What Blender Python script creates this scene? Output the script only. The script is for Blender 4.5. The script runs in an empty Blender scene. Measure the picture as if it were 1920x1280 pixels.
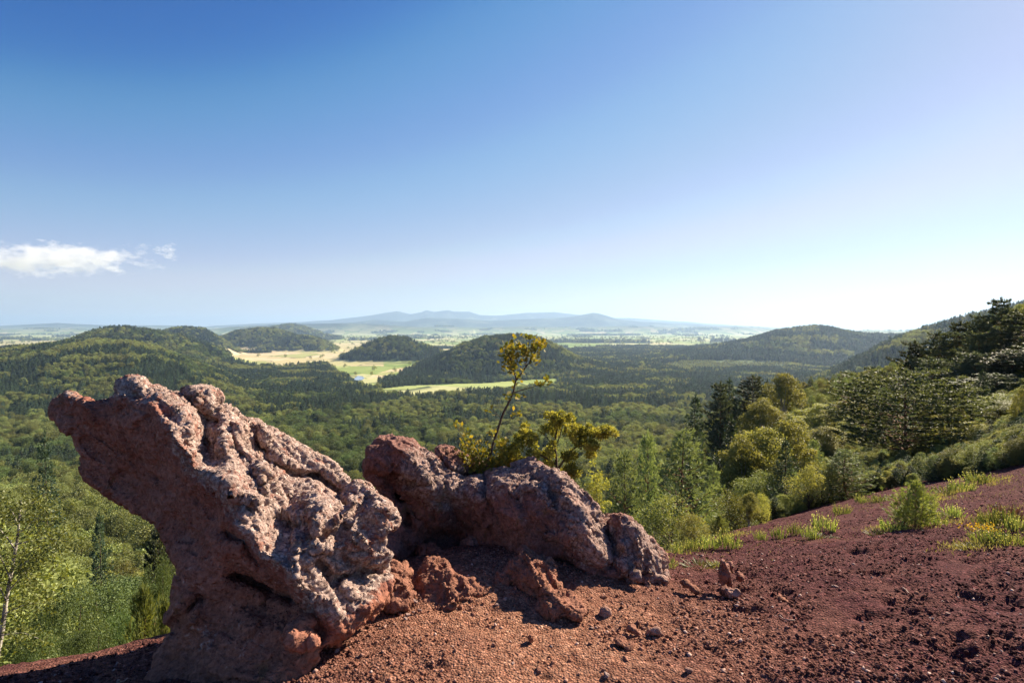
import bpy, math, random
import numpy as np
from mathutils import Vector, Euler
R = math.radians
rng = np.random.default_rng(7)
random.seed(7)
scene = bpy.context.scene
COL = scene.collection

# ---------------------------------------------------------------- camera
FPX, HOR = 1066.67, 614.0
PITCH = math.atan((640 - HOR) / FPX)
cd = bpy.data.cameras.new('camera'); cam = bpy.data.objects.new('camera', cd); COL.objects.link(cam)
cd.lens = 20; cd.sensor_width = 36; cd.clip_start = 0.05; cd.clip_end = 300000
cam.location = (0, 0, 0); cam.rotation_euler = (R(90) - PITCH, 0, 0)
scene.camera = cam
# ---------------------------------------------------------------- light
SUN_AZ, SUN_EL = R(52), R(33)
world = bpy.data.worlds.new("World"); scene.world = world; world.use_nodes = True
nt = world.node_tree; bg = nt.nodes['Background']
sky = nt.nodes.new('ShaderNodeTexSky'); sky.sky_type = 'NISHITA'; sky.sun_disc = False
sky.sun_elevation = SUN_EL; sky.sun_rotation = SUN_AZ; sky.altitude = 1100
sky.air_density = 1.0; sky.dust_density = 0.25; sky.ozone_density = 4.0
m1 = nt.nodes.new('ShaderNodeVectorMath'); m1.operation = 'SCALE'; m1.inputs['Scale'].default_value = 1 / 16
cu = nt.nodes.new('ShaderNodeRGBCurve'); m2 = nt.nodes.new('ShaderNodeVectorMath'); m2.operation = 'SCALE'; m2.inputs['Scale'].default_value = 16
for ch, pts in enumerate((
    [(0, 0), (0.944, 0.0166), (1.17, 0.0836), (1.47, 0.1587), (1.75, 0.2286), (2.55, 0.3942), (2.81, 0.4467), (3.4, 0.5634), (4.5, 0.6015), (5.5, 0.7032), (8, 0.8377), (12, 0.8694), (16, 0.9019)],
    [(0, 0), (1.75, 0.1306), (2.15, 0.2591), (2.65, 0.3226), (3.1, 0.4096), (4, 0.4858), (4.4, 0.5208), (4.75, 0.5759), (5.5, 0.6277), (7.3, 0.7539), (9.4, 0.8298), (12, 0.8614), (16, 0.9019)],
    [(0, 0), (3.4, 0.4359), (4.26, 0.5759), (4.74, 0.6277), (5.7, 0.6961), (7, 0.7392), (7.5, 0.7837), (9, 0.8143), (10.6, 0.8694), (13, 0.8937), (16, 0.9101)])):
    cv = cu.mapping.curves[ch]
    while len(cv.points) < len(pts): cv.points.new(.5, .5)
    for q, (x_, y_) in zip(cv.points, pts): q.location = (x_ / 16, y_ / 3.2); q.handle_type = 'AUTO_CLAMPED'
cu.mapping.update()
nt.links.new(sky.outputs[0], m1.inputs[0]); nt.links.new(m1.outputs[0], cu.inputs['Color']); nt.links.new(cu.outputs[0], m2.inputs[0]); nt.links.new(m2.outputs[0], bg.inputs[0]); bg.inputs[1].default_value = 0.079
sl = bpy.data.lights.new('sun', 'SUN'); sl.energy = 5.0; sl.angle = R(0.5); sl.color = (1.0, 0.86, 0.66)
sun = bpy.data.objects.new('sun', sl); COL.objects.link(sun)
SD = Vector((math.sin(SUN_AZ) * math.cos(SUN_EL), math.cos(SUN_AZ) * math.cos(SUN_EL), math.sin(SUN_EL)))
sun.rotation_euler = SD.to_track_quat('Z', 'Y').to_euler(); sun.location = (20, 5, 30)
vs = scene.view_settings; vs.view_transform = 'Standard'; vs.look = 'None'; vs.gamma = 1; vs.exposure = 1.44
cy = scene.cycles
cy.max_bounces = 6; cy.diffuse_bounces = 3; cy.glossy_bounces = 2; cy.transmission_bounces = 3
cy.volume_bounces = 3; cy.transparent_max_bounces = 8; cy.sample_clamp_indirect = 6
cy.use_denoising = True
try: cy.denoiser = 'OPENIMAGEDENOISE'
except Exception: pass

# ---------------------------------------------------------------- helpers
def P(px, py, d):
    """world point at depth Y = d that lies on the ray of photo pixel (px, py)"""
    px = np.asarray(px, float); py = np.asarray(py, float); d = np.asarray(d, float)
    c, s = math.cos(PITCH), math.sin(PITCH)
    x = px - 960; y = FPX * c + (640 - py) * s; z = -FPX * s + (640 - py) * c
    return np.stack(np.broadcast_arrays(x / y * d, d, z / y * d), -1)
def project(p):
    p = np.asarray(p, float)
    c, s = math.cos(PITCH), math.sin(PITCH)
    f = np.maximum(p[..., 1] * c - p[..., 2] * s, 1e-6); u = p[..., 1] * s + p[..., 2] * c
    return 960 + p[..., 0] / f * FPX, 640 - u / f * FPX
def mk(name, V, F, mat=None, smooth=False, attrs=None, parent=None, link=True):
    V = np.ascontiguousarray(V, np.float32); F = np.ascontiguousarray(F, np.int32)
    me = bpy.data.meshes.new(name); k = F.shape[1]; n = len(F)
    me.vertices.add(len(V)); me.vertices.foreach_set('co', V.ravel())
    me.loops.add(n * k); me.loops.foreach_set('vertex_index', F.ravel())
    me.polygons.add(n); me.polygons.foreach_set('loop_start', np.arange(0, n * k, k, dtype=np.int32))
    me.update(calc_edges=True)
    if smooth: me.polygons.foreach_set('use_smooth', np.ones(n, bool))
    for a, (dom, v) in (attrs or {}).items():
        t = 'FLOAT_COLOR' if np.ndim(v) == 2 else 'FLOAT'
        at = me.attributes.new(a, t, dom)
        if t == 'FLOAT': at.data.foreach_set('value', np.ascontiguousarray(v, np.float32))
        else: at.data.foreach_set('color', np.ascontiguousarray(v, np.float32).ravel())
    if mat: me.materials.append(mat)
    if not link: return me
    o = bpy.data.objects.new(name, me); COL.objects.link(o)
    if parent: o.parent = parent
    return o
def tag(o, label=None, cat=None, group=None, kind=None):
    if label and len(label.split()) > 16: label = label.rsplit(',', 1)[0]
    if label: o['label'] = label
    if cat: o['category'] = cat
    if group: o['group'] = group
    if kind: o['kind'] = kind
    return o
def empty(name, loc=(0, 0, 0), rz=0, sc=1):
    o = bpy.data.objects.new(name, None); COL.objects.link(o); o.empty_display_size = 0.1
    o.location = loc; o.rotation_euler = (0, 0, rz); o.scale = sc if hasattr(sc, '__len__') else (sc,) * 3
    return o
def join(parts):
    V, F, n = [], [], 0
    for v, f in parts:
        V.append(v); F.append(f + n); n += len(v)
    return np.concatenate(V), np.concatenate(F)

def _hash(i, j, k, seed):
    h = (i.astype(np.uint32) * np.uint32(374761393) + j.astype(np.uint32) * np.uint32(668265263)
         + k.astype(np.uint32) * np.uint32(2147483647) + np.uint32(seed * 1013904223 & 0xffffffff))
    h = (h ^ (h >> np.uint32(13))) * np.uint32(1274126177)
    h = (h ^ (h >> np.uint32(16))) * np.uint32(2246822519)
    return (h ^ (h >> np.uint32(15)))
def vnoise(p, seed=0):
    f = np.floor(p); t = p - f; i = f.astype(np.int64); t = t * t * t * (t * (t * 6 - 15) + 10)
    out = 0
    for a in (0, 1):
        wa = t[:, 0] if a else 1 - t[:, 0]
        for b in (0, 1):
            wb = wa * (t[:, 1] if b else 1 - t[:, 1])
            for c in (0, 1):
                w = wb * (t[:, 2] if c else 1 - t[:, 2])
                out = out + w * (_hash(i[:, 0] + a, i[:, 1] + b, i[:, 2] + c, seed) / 2147483648.0 - 1)
    return out
def fbm(p, freq, octs=4, seed=0, ridged=False, gain=0.5):
    out = 0; amp = 1; q = p * freq + seed * 7.3; tot = 0
    for o in range(octs):
        n = vnoise(q, seed + o)
        if ridged: n = 1 - 2 * np.abs(n)
        out = out + n * amp; tot += amp; amp *= gain
        q = np.stack((q[:, 0] * 1.6 - q[:, 1] * 1.2, q[:, 0] * 1.2 + q[:, 1] * 1.6, q[:, 2] * 2.03), -1) + 3.7
    return out / tot
def worley(p, freq, seed=0):
    q = p * freq; f = np.floor(q); fr = q - f; i = f.astype(np.int64)
    best = np.full(len(p), 9.0); sec = np.full(len(p), 9.0)
    for a in (-1, 0, 1):
        for b in (-1, 0, 1):
            for c in (-1, 0, 1):
                h = _hash(i[:, 0] + a, i[:, 1] + b, i[:, 2] + c, seed)
                dx = a + (h & 1023) / 1023.0 - fr[:, 0]; dy = b + ((h >> np.uint32(10)) & 1023) / 1023.0 - fr[:, 1]
                dz = c + ((h >> np.uint32(20)) & 1023) / 1023.0 - fr[:, 2]
                d = dx * dx + dy * dy + dz * dz
                m = d < best; sec = np.where(m, best, np.minimum(sec, d)); best = np.where(m, d, best)
    return np.sqrt(best), np.sqrt(sec)
def sstep(a, b, x):
    t = np.clip((x - a) / (b - a), 0, 1); return t * t * (3 - 2 * t)
def inpoly(px, py, poly):
    poly = np.asarray(poly, float); x0, y0 = poly[:, 0], poly[:, 1]; x1, y1 = np.roll(x0, -1), np.roll(y0, -1)
    ins = np.zeros(px.shape, bool)
    for a, b, c, d in zip(x0, y0, x1, y1):
        if b == d: continue
        m = (b > py) != (d > py); ins ^= m & (px < (c - a) * (py - b) / (d - b) + a)
    return ins
def segdist(px, py, pts, closed=False):
    pts = np.asarray(pts, float); best = np.full(px.shape, 1e9)
    n = len(pts) if closed else len(pts) - 1
    for k in range(n):
        a = pts[k]; b = pts[(k + 1) % len(pts)]; ab = b - a
        t = np.clip(((px - a[0]) * ab[0] + (py - a[1]) * ab[1]) / max(ab @ ab, 1e-9), 0, 1)
        best = np.minimum(best, np.hypot(px - a[0] - t * ab[0], py - a[1] - t * ab[1]))
    return best

# ---- node materials
class NB:
    def __init__(s, name):
        s.m = bpy.data.materials.new(name); s.m.use_nodes = True; s.t = s.m.node_tree; s.n = s.t.nodes
        s.b = s.n['Principled BSDF']; s.out = s.n['Material Output']
        s.b.inputs['Specular IOR Level'].default_value = 0.2; s.b.inputs['Roughness'].default_value = 0.85
    def new(s, t, **k):
        n = s.n.new(t)
        for a, v in k.items(): setattr(n, a, v)
        return n
    def link(s, a, b): s.t.links.new(a, b)
    def set(s, sock, v):
        if isinstance(v, bpy.types.NodeSocket): s.link(v, sock)
        elif hasattr(v, '__len__') and len(v) == 3: sock.default_value = (*v, 1)
        else: sock.default_value = v
    def noise(s, scale, detail=6, rough=0.55, vec=None, dim='3D', dist=0):
        n = s.new('ShaderNodeTexNoise'); n.inputs['Scale'].default_value = scale; n.inputs['Detail'].default_value = detail
        n.inputs['Roughness'].default_value = rough; n.inputs['Distortion'].default_value = dist
        s.link(vec or s.coord(), n.inputs['Vector']); return n.outputs['Fac']
    def vor(s, scale, vec=None, feature='F1', out='Distance'):
        n = s.new('ShaderNodeTexVoronoi', feature=feature); n.inputs['Scale'].default_value = scale
        s.link(vec or s.coord(), n.inputs['Vector']); return n.outputs[out]
    def coord(s):
        if not hasattr(s, '_c'): s._c = s.new('ShaderNodeTexCoord').outputs['Object']
        return s._c
    def ramp(s, fac, stops, interp='LINEAR'):
        n = s.new('ShaderNodeValToRGB'); e = n.color_ramp; e.interpolation = interp
        while len(e.elements) < len(stops): e.elements.new(0.5)
        for el, (p, c) in zip(e.elements, stops):
            el.position = p; el.color = (*c, 1) if hasattr(c, '__len__') else (c, c, c, 1)
        s.link(fac, n.inputs[0]); return n.outputs[0]
    def mix(s, fac, a, b, mode='MIX'):
        n = s.new('ShaderNodeMix', data_type='RGBA', blend_type=mode)
        s.set(n.inputs[0], fac); s.set(n.inputs[6], a); s.set(n.inputs[7], b); return n.outputs[2]
    def math(s, op, a, b=0.0, clamp=False):
        n = s.new('ShaderNodeMath', operation=op, use_clamp=clamp); s.set(n.inputs[0], a); s.set(n.inputs[1], b); return n.outputs[0]
    def attr(s, name, out='Fac'):
        return s.new('ShaderNodeAttribute', attribute_name=name).outputs[out]
    def bump(s, h, strength=1, dist=0.01, normal=None):
        n = s.new('ShaderNodeBump'); n.inputs['Strength'].default_value = strength; n.inputs['Distance'].default_value = dist
        s.link(h, n.inputs['Height'])
        if normal: s.link(normal, n.inputs['Normal'])
        return n.outputs[0]

def leaf_mat(name, col, col2, trans=0.4, tcol=None, rough=0.6, spec=0.3):
    b = NB(name)
    oi = b.new('ShaderNodeObjectInfo'); v = b.attr('vary')
    c = b.mix(v, col, col2)
    r = b.math('MULTIPLY_ADD', oi.outputs['Random'], 0.95); 
    r.node.inputs[2].default_value = 0.6
    c = b.mix(1.0, c, r, 'MULTIPLY')
    hs = b.new('ShaderNodeHueSaturation'); b.link(c, hs.inputs['Color'])
    h = b.math('MULTIPLY_ADD', oi.outputs['Random'], 0.03); h.node.inputs[2].default_value = 0.485
    b.link(h, hs.inputs['Hue']); c = hs.outputs[0]
    b.link(c, b.b.inputs['Base Color']); b.b.inputs['Roughness'].default_value = rough
    b.b.inputs['Specular IOR Level'].default_value = spec
    tr = b.new('ShaderNodeBsdfTranslucent')
    tc = b.mix(1.0, c, tcol or (1.5, 1.35, 0.6), 'MULTIPLY'); b.link(tc, tr.inputs[0])
    ms = b.new('ShaderNodeMixShader'); ms.inputs[0].default_value = trans
    b.link(b.b.outputs[0], ms.inputs[1]); b.link(tr.outputs[0], ms.inputs[2]); b.link(ms.outputs[0], b.out.inputs[0])
    return b.m
M = {}
M['broad'] = leaf_mat('broadleaf_foliage', (0.10, 0.125, 0.036), (0.24, 0.255, 0.085), 0.3)
M['broadD'] = leaf_mat('dark_broadleaf_foliage', (0.055, 0.085, 0.03), (0.13, 0.17, 0.055), 0.3)
M['broadY'] = leaf_mat('pale_broadleaf_foliage', (0.115, 0.145, 0.048), (0.25, 0.275, 0.10), 0.32)
M['light'] = leaf_mat('light_birch_foliage', (0.15, 0.17, 0.055), (0.34, 0.34, 0.12), 0.4)
M['spruce'] = leaf_mat('spruce_needles', (0.036, 0.066, 0.040), (0.085, 0.12, 0.065), 0.18)
M['pine'] = leaf_mat('pine_needles', (0.070, 0.105, 0.055), (0.21, 0.255, 0.125), 0.35)
M['youngpine'] = leaf_mat('young_pine_needles', (0.09, 0.125, 0.035), (0.25, 0.28, 0.09), 0.35)
M['darkpine'] = leaf_mat('dark_pine_needles', (0.05, 0.07, 0.045), (0.12, 0.14, 0.085), 0.25)
M['juniper'] = leaf_mat('juniper_foliage', (0.10, 0.14, 0.035), (0.50, 0.50, 0.12), 0.45)
M['beam'] = leaf_mat('whitebeam_leaves', (0.16, 0.20, 0.04), (0.50, 0.42, 0.06), 0.4)
M['tuft'] = leaf_mat('heather_shoots', (0.07, 0.11, 0.03), (0.48, 0.48, 0.20), 0.35)
M['dryheath'] = leaf_mat('dry_heath_twigs', (0.16, 0.09, 0.07), (0.30, 0.20, 0.14), 0.2)
M['flower'] = leaf_mat('yellow_flowers', (0.45, 0.30, 0.02), (0.65, 0.48, 0.05), 0.3)
M['birchleaf'] = leaf_mat('birch_leaves', (0.09, 0.13, 0.03), (0.27, 0.31, 0.09), 0.35, rough=.5, spec=.3)
M['grass'] = leaf_mat('grass_blades', (0.14, 0.15, 0.05), (0.36, 0.32, 0.14), 0.3)
def bark(name, a, c, sc=25):
    b = NB(name); f = b.noise(sc, 5, 0.6); b.link(b.ramp(f, [(0.35, a), (0.65, c)]), b.b.inputs['Base Color'])
    b.link(b.bump(f, 0.8, 0.01), b.b.inputs['Normal']); return b.m
M['bark'] = bark('brown_bark', (0.05, 0.035, 0.025), (0.13, 0.09, 0.065))
M['pinebark'] = bark('reddish_pine_bark', (0.09, 0.04, 0.025), (0.24, 0.12, 0.07))
M['birchbark'] = bark('pale_birch_bark', (0.12, 0.10, 0.09), (0.55, 0.50, 0.44), 12)

# ---------------------------------------------------------------- terrain heights
PXC = np.array([-600, 0, 300, 600, 900, 1100, 1250, 1400, 1550, 1700, 1850, 2000, 2600], float)
DEP = np.array([1.5, 2.5, 3.5, 4.0, 5, 7, 10, 14, 20, 30, 45, 70, 110, 180, 300, 500, 900, 1600], float)
ZT = np.array([
 [-1.60,-1.70,-2.25,-2.6,-4.0,-6.0,-8.5,-11.,-15.,-20.,-28.,-38.,-50.,-68.,-88.,-108.,-130.,-150.],
 [-1.64,-1.64,-2.10,-2.36,-4.2,-6.0,-8.5,-11.5,-15.,-21.,-29.,-39.,-51.,-69.,-89.,-108.,-130.,-150.],
 [-1.66,-1.70,-1.96,-2.12,-3.4,-5.2,-8.2,-11.5,-15.,-21.,-29.,-39.,-51.,-69.,-89.,-108.,-130.,-150.],
 [-1.66,-1.70,-1.74,-1.8,-2.6,-5.0,-8.2,-11.5,-15.,-21.,-29.,-40.,-53.,-71.,-90.,-108.,-130.,-150.],
 [-1.66,-1.70,-1.73,-1.735,-1.75,-3.8,-7.5,-11.,-15.,-21.,-29.,-40.,-53.,-70.,-90.,-108.,-130.,-150.],
 [-1.65,-1.70,-1.74,-1.76,-1.80,-2.9,-5.6,-8.8,-13.,-19.,-27.,-37.,-47.,-58.,-86.,-108.,-130.,-150.],
 [-1.64,-1.69,-1.76,-1.84,-2.05,-2.75,-3.9,-6.0,-9.0,-14.,-20.,-27.,-33.,-40.,-75.,-107.,-130.,-150.],
 [-1.62,-1.67,-1.74,-1.83,-2.02,-2.60,-3.5,-4.9,-7.2,-10.,-13.,-15.5,-18.,-23.,-62.,-105.,-130.,-150.],
 [-1.60,-1.64,-1.69,-1.77,-1.95,-2.45,-3.3,-4.4,-6.0,-8.0,-9.8,-11.5,-13.5,-18.,-56.,-105.,-130.,-150.],
 [-1.58,-1.60,-1.64,-1.71,-1.88,-2.38,-3.1,-4.0,-5.2,-6.4,-7.4,-8.3,-9.5,-15.,-50.,-105.,-128.,-148.],
 [-1.55,-1.56,-1.60,-1.66,-1.80,-2.25,-2.9,-3.6,-4.4,-4.8,-4.2,-3.0,-2.0,-4.0,-32.,-92.,-125.,-145.],
 [-1.53,-1.53,-1.56,-1.59,-1.68,-2.00,-2.5,-2.9,-3.1,-2.6,-0.8,2.5,7.0,9.0,-8.0,-55.,-110.,-140.],
 [-1.50,-1.50,-1.50,-1.505,-1.52,-1.70,-1.8,-1.6,-0.8,1.0,5.0,10.,18.,28.,30.,0.0,-60.,-120.]])
_th = np.arctan((PXC - 960) / FPX); _ld = np.log(DEP)
THF = np.linspace(_th[0], _th[-1], 220); LDF = np.linspace(_ld[0], _ld[-1], 260)
_t1 = np.array([np.interp(THF, _th, ZT[:, k]) for k in range(len(DEP))]).T
_t2 = np.array([np.interp(LDF, _ld, _t1[i]) for i in range(len(THF))])
def _blur(a, ax, n):
    k = np.hanning(n + 2)[1:-1]; k /= k.sum(); pad = n // 2
    pw = [(0, 0), (0, 0)]; pw[ax] = (pad, pad); b = np.pad(a, pw, mode='edge')
    return np.apply_along_axis(lambda v: np.convolve(v, k, 'valid'), ax, b)
TAB = _blur(_blur(_t2, 0, 19), 1, 13)
def near_z(th, y):
    i = np.clip((th - THF[0]) / (THF[1] - THF[0]), 0, len(THF) - 1.001)
    j = np.clip((np.log(np.maximum(y, 0.1)) - LDF[0]) / (LDF[1] - LDF[0]), 0, len(LDF) - 1.001)
    i0 = i.astype(int); j0 = j.astype(int); a = i - i0; b = j - j0
    return ((1 - a) * (1 - b) * TAB[i0, j0] + a * (1 - b) * TAB[i0 + 1, j0] + (1 - a) * b * TAB[i0, j0 + 1] + a * b * TAB[i0 + 1, j0 + 1])
# hills: depth, front width, back width, skyline profile, tree height on top
HILLS = [
 (1500, 750, 500, [(-900,640),(-200,650),(0,656),(60,649),(130,641),(190,638),(240,639),(290,649),(330,664),(380,682),(430,704),(470,720)], 8),
 (2300, 600, 600, [(-300,700),(0,674),(100,652),(140,634),(190,618),(215,615),(260,617),(300,622),(350,633),(400,651),(440,668),(490,684)], 9),
 (3400, 500, 500, [(220,662),(280,630),(320,617),(350,614),(385,617),(410,632),(445,655),(480,662)], 8),
 (4000, 450, 500, [(370,655),(400,638),(440,622),(480,616),(520,617),(560,630),(600,648),(625,655)], 8),
 (3700, 300, 350, [(465,658),(510,643),(545,632),(575,629),(600,635),(625,648),(655,658)], 8),
 (7000, 900, 900, [(460,638),(510,614),(540,609),(575,614),(610,628),(660,638)], 8),
 (2600, 260, 330, [(600,677),(650,664),(690,645),(715,635),(740,631),(760,634),(790,645),(820,655),(850,668),(890,677)], 9),
 (1960, 360, 400, [(730,697),(780,684),(830,662),(870,643),(905,631),(945,627),(985,627),(1015,633),(1060,655),(1090,672),(1140,688),(1190,697)], 9),
 (3000, 900, 600, [(1180,668),(1270,657),(1330,650),(1400,638),(1450,623),(1490,616),(1530,612),(1570,618),(1620,627),(1680,630),(1760,626),(1900,620),(2500,600)], 9),
 (1300, 450, 500, [(1440,738),(1520,715),(1570,694),(1620,668),(1680,640),(1730,622),(1790,606),(1850,594),(1950,577),(2500,500)], 10),
]
FAR = [
 (24000, 3500, 6000, [(340,618),(400,611),(480,607),(560,604),(620,601),(680,594),(720,588),(745,585),(770,590),(790,587),(800,583),(815,586),(840,582),(852,585),(880,584),(900,590),(930,592),(990,588),(1040,587),(1090,592),(1120,588),(1150,597),(1180,596),(1260,602),(1320,606),(1400,611),(1500,616)], 0),
 (17500, 2500, 2500, [(560,615),(640,607),(700,600),(760,603),(800,597),(860,598),(920,602),(980,598),(1060,595),(1112,588),(1135,592),(1160,599),(1200,603),(1300,608),(1400,613),(1500,618)], 0),
 (12500, 1200, 1500, [(380,620),(430,613),(500,610),(560,608),(640,606),(700,608),(780,613),(860,618)], 0),
 (13500, 1500, 1500, [(740,620),(820,612),(900,615),(980,611),(1080,614),(1180,611),(1300,615),(1380,612),(1480,618)], 0),
 (20000, 5000, 5000, [(-900,604),(-100,609),(0,611),(60,608),(110,606),(150,608),(220,611),(300,610),(400,613),(470,617)], 0),
 (14000, 2000, 2500, [(-900,612),(-200,616),(0,618),(80,616),(160,619),(260,620)], 0),
 (9000, 1500, 2500, [(1540,624),(1620,619),(1700,621),(1800,619),(2500,612)], 0),
]
def bump1(t):
    t = np.clip(t, -1, 1); return 0.5 * (1 + np.cos(np.pi * t))
def height(x, y, full=False):
    x = np.asarray(x, float).ravel(); y = np.asarray(y, float).ravel()
    r = np.hypot(x, y); th = np.arctan2(x, y)
    thc = np.clip(th, THF[0], THF[-1]); yd = r * np.maximum(np.cos(th), 0.5)
    z = near_z(thc, yd)
    z = z + 0.05 * np.exp(-((x + .45) / .35) ** 2 - ((y - 3.85) / .3) ** 2)
    z = z + 0.15 * np.exp(-((x + .85) / .38) ** 2 - ((y - 4.55) / .42) ** 2) + 0.02 * np.exp(-((x + .25) / .5) ** 2 - ((y - 4.3) / .35) ** 2)
    beh = sstep(R(75), R(125), np.abs(th)); z = z * (1 - beh) + beh * (-1.68 - 0.10 * np.minimum(r, 1200))
    px = 960 + FPX * np.tan(np.clip(thc, -1.2, 1.2))
    base = z.copy(); h = np.zeros_like(z); far = np.zeros_like(z)
    m = yd > 500
    if m.any():
        P3 = np.stack((x[m], y[m], 0 * x[m]), -1)
        big = fbm(P3, 1 / 420.0, 4, 11, ridged=True)
        mount = fbm(P3, 1 / 2600.0, 5, 12, ridged=True)
        plain = fbm(P3, 1 / 900.0, 3, 13)
        hm = np.zeros(m.sum()); fm = np.zeros(m.sum()); pxm = px[m]; ym = yd[m]
        for D, wf, wb, prof, tr in HILLS:
            pr = np.array(prof, float); top = (HOR - np.interp(pxm, pr[:, 0], pr[:, 1])) / FPX * D - tr
            amp = np.maximum(top + 150, 0)
            amp[(pxm < pr[0, 0] - 1) | (pxm > pr[-1, 0] + 1)] = 0 if D != 3000 and D != 1300 and D != 1500 else amp[(pxm < pr[0, 0] - 1) | (pxm > pr[-1, 0] + 1)]
            t = (ym - D) / np.where(ym < D, wf, wb); s = bump1(t) ** 1.0
            hm = np.maximum(hm, amp * s * (1 + 0.10 * (big - 0.2) * np.clip(1.2 - s, 0, 1) * 2))
        for D, wf, wb, prof, tr in FAR:
            pr = np.array(prof, float); top = (HOR - np.interp(pxm, pr[:, 0], pr[:, 1])) / FPX * D
            amp = np.maximum(top + 150, 0)
            if D not in (20000, 14000): amp = amp * (pxm > pr[0, 0] - 30)
            if D not in (9000,): amp = amp * (pxm < pr[-1, 0] + 30)
            t = (ym - D) / np.where(ym < D, wf, wb); s = bump1(t)
            v = amp * s * (1 + 0.75 * (mount - 0.1) * (1 - s) * 1.6) + amp * .07 * (mount - .25) * s
            fm = np.maximum(fm, v)
        h[m] = hm; far[m] = fm
        z[m] = base[m] + np.maximum(hm, fm) + plain * 5 * sstep(2500, 6000, ym)
    if full: return z, h, far, px, yd
    return z
def ground_relief(x, y):
    """small relief of the trodden cinder slope, metres"""
    r = np.hypot(x, y); w = 1 - sstep(9, 26, r)
    P3 = np.stack((x, y, 0 * x), -1)
    a = fbm(P3, 1.1, 3, 21) * 0.05
    q = P3.copy(); q[:, 1] *= 2.0
    dimple = fbm(q, 3.6, 3, 22); b = -sstep(0.10, 0.6, dimple) * 0.055 + sstep(0.1, .5, -dimple) * .025
    c = fbm(P3, 14, 3, 23) * 0.010
    d = fbm(P3, 45, 2, 25) * 0.005 * (1 - sstep(4, 9, r))
    rt = sstep(0.2, 2.2, x) * 0.6 + 0.4
    return (a + b * rt + c + d) * w
def gz(x, y):
    x = np.atleast_1d(np.asarray(x, float)); y = np.atleast_1d(np.asarray(y, float))
    return height(x, y) + ground_relief(x, y)
def ground_at(px, d):
    x = (px - 960) / FPX * d
    return np.array([x, d, float(gz(x, d)[0])])

# ---- the ground sheet: polar grid about the viewpoint
th_in = np.arange(-53, 53.01, 0.15); th_out = np.arange(56, 304, 4.0)
TH = np.radians(np.concatenate((th_in, th_out)))
rr = [0.25]
while rr[-1] < 46000:
    r_ = rr[-1]; rr.append(r_ * (1.03 if r_ < 1.8 else 1.0065 if r_ < 7 else 1.011 if r_ < 30 else 1.016 if r_ < 800 else 1.013 if r_ < 30000 else 1.03))
rr = np.array(rr)
nT, nR = len(TH), len(rr)
RX = (rr[:, None] * np.sin(TH)[None]).ravel(); RY = (rr[:, None] * np.cos(TH)[None]).ravel()
Z, HH, FF, PXX, YD = height(RX, RY, True)
mn = np.hypot(RX, RY) < 30
Z[mn] += ground_relief(RX[mn], RY[mn])
V = np.stack((RX, RY, Z), -1)
ii, jj = np.meshgrid(np.arange(nR - 1), np.arange(nT), indexing='ij'); j2 = (jj + 1) % nT
F = np.stack((ii * nT + jj, ii * nT + j2, (ii + 1) * nT + j2, (ii + 1) * nT + jj), -1).reshape(-1, 4)[:, ::-1]
PPX, PPY = project(V)
FIELDS = [  # outlines of the open fields where they lie in the valley
 ([(690,731),(760,723),(900,717),(1040,709),(1050,714),(960,724),(850,731),(790,738),(760,733)], 0),
 ([(618,684),(700,680),(772,680),(760,690),(705,697),(680,704),(655,697),(640,692)], 0),
 ([(700,703),(730,693),(772,687),(750,697),(720,706),(690,710)], 1),
 ([(674,713),(700,708),(712,714),(690,721),(676,723)], 0),
 ([(405,655),(450,650),(520,660),(600,662),(640,662),(620,672),(560,681),(470,679),(440,668)], 1),
 ([(1225,685),(1280,676),(1400,675),(1490,680),(1480,690),(1380,690),(1280,694)], 2),
]
def ylim(px): return np.interp(px, [-600, 0, 300, 400, 520, 620, 680, 780, 830, 880, 1000, 1090, 1290, 1500, 2600], [3600, 3000, 3200, 2500, 2450, 2250, 1900, 1900, 2300, 3600, 3200, 4000, 4300, 5200, 4200])
def forest_mask(x, y, z, h, px, yd, ppx, ppy):
    P3 = np.stack((x, y, 0 * x), -1)
    wob = fbm(P3, 1 / 160.0, 2, 31)
    f = (yd < ylim(px) * (1 + 0.10 * wob)) | ((h > 10 + 6 * wob) & (yd < 8200))
    for poly, k in FIELDS:
        w = wob * 2.0
        for dy in (0, -4, -8): f &= ~(inpoly(ppx + w * 6, ppy + w * 0.6 + (dy if k < 2 else 0), poly) & (h < 30))
    far = (yd > 3200) & (yd < 15000)
    wl = fbm(np.stack((x * 0.6, y, 0 * x), -1), 1 / 330.0, 3, 33)
    f |= far & (wl > 0.44)
    return f
FM = forest_mask(RX, RY, Z, HH, PXX, YD, PPX, PPY).astype(float)
FM[YD < 60] = 0
red = 1 - sstep(0, 1, (YD - np.interp(PXX, [0, 300, 900, 1100, 1250, 1400, 1550, 1700, 1850, 2100], [4.15, 4.25, 5.2, 6, 9, 13.5, 16.5, 16, 13.5, 11])) / 1.2)
moun = np.clip(FF / 200, 0, 1)
yng = np.zeros(len(V)); tanf = np.zeros(len(V))
for poly, k in FIELDS:
    mm = inpoly(PPX, PPY, poly)
    if k == 2: yng[mm] = 1
    if k == 1: tanf[mm] = 1
tanf = np.maximum(tanf, ((PXX < 720) & (YD > 2200) & (YD < 6500)) * 0.7)
b = NB('earth_and_fields')
geo = b.new('ShaderNodeNewGeometry'); pos = geo.outputs['Position']
n1 = b.noise(2.2, 5, 0.6, pos); n2 = b.noise(26, 6, 0.7, pos); n3 = b.noise(0.35, 4, 0.5, pos)
cr = b.ramp(n2, [(0.28, (0.034, 0.012, 0.015)), (0.5, (0.090, 0.032, 0.034)), (0.75, (0.18, 0.074, 0.073))])
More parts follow.
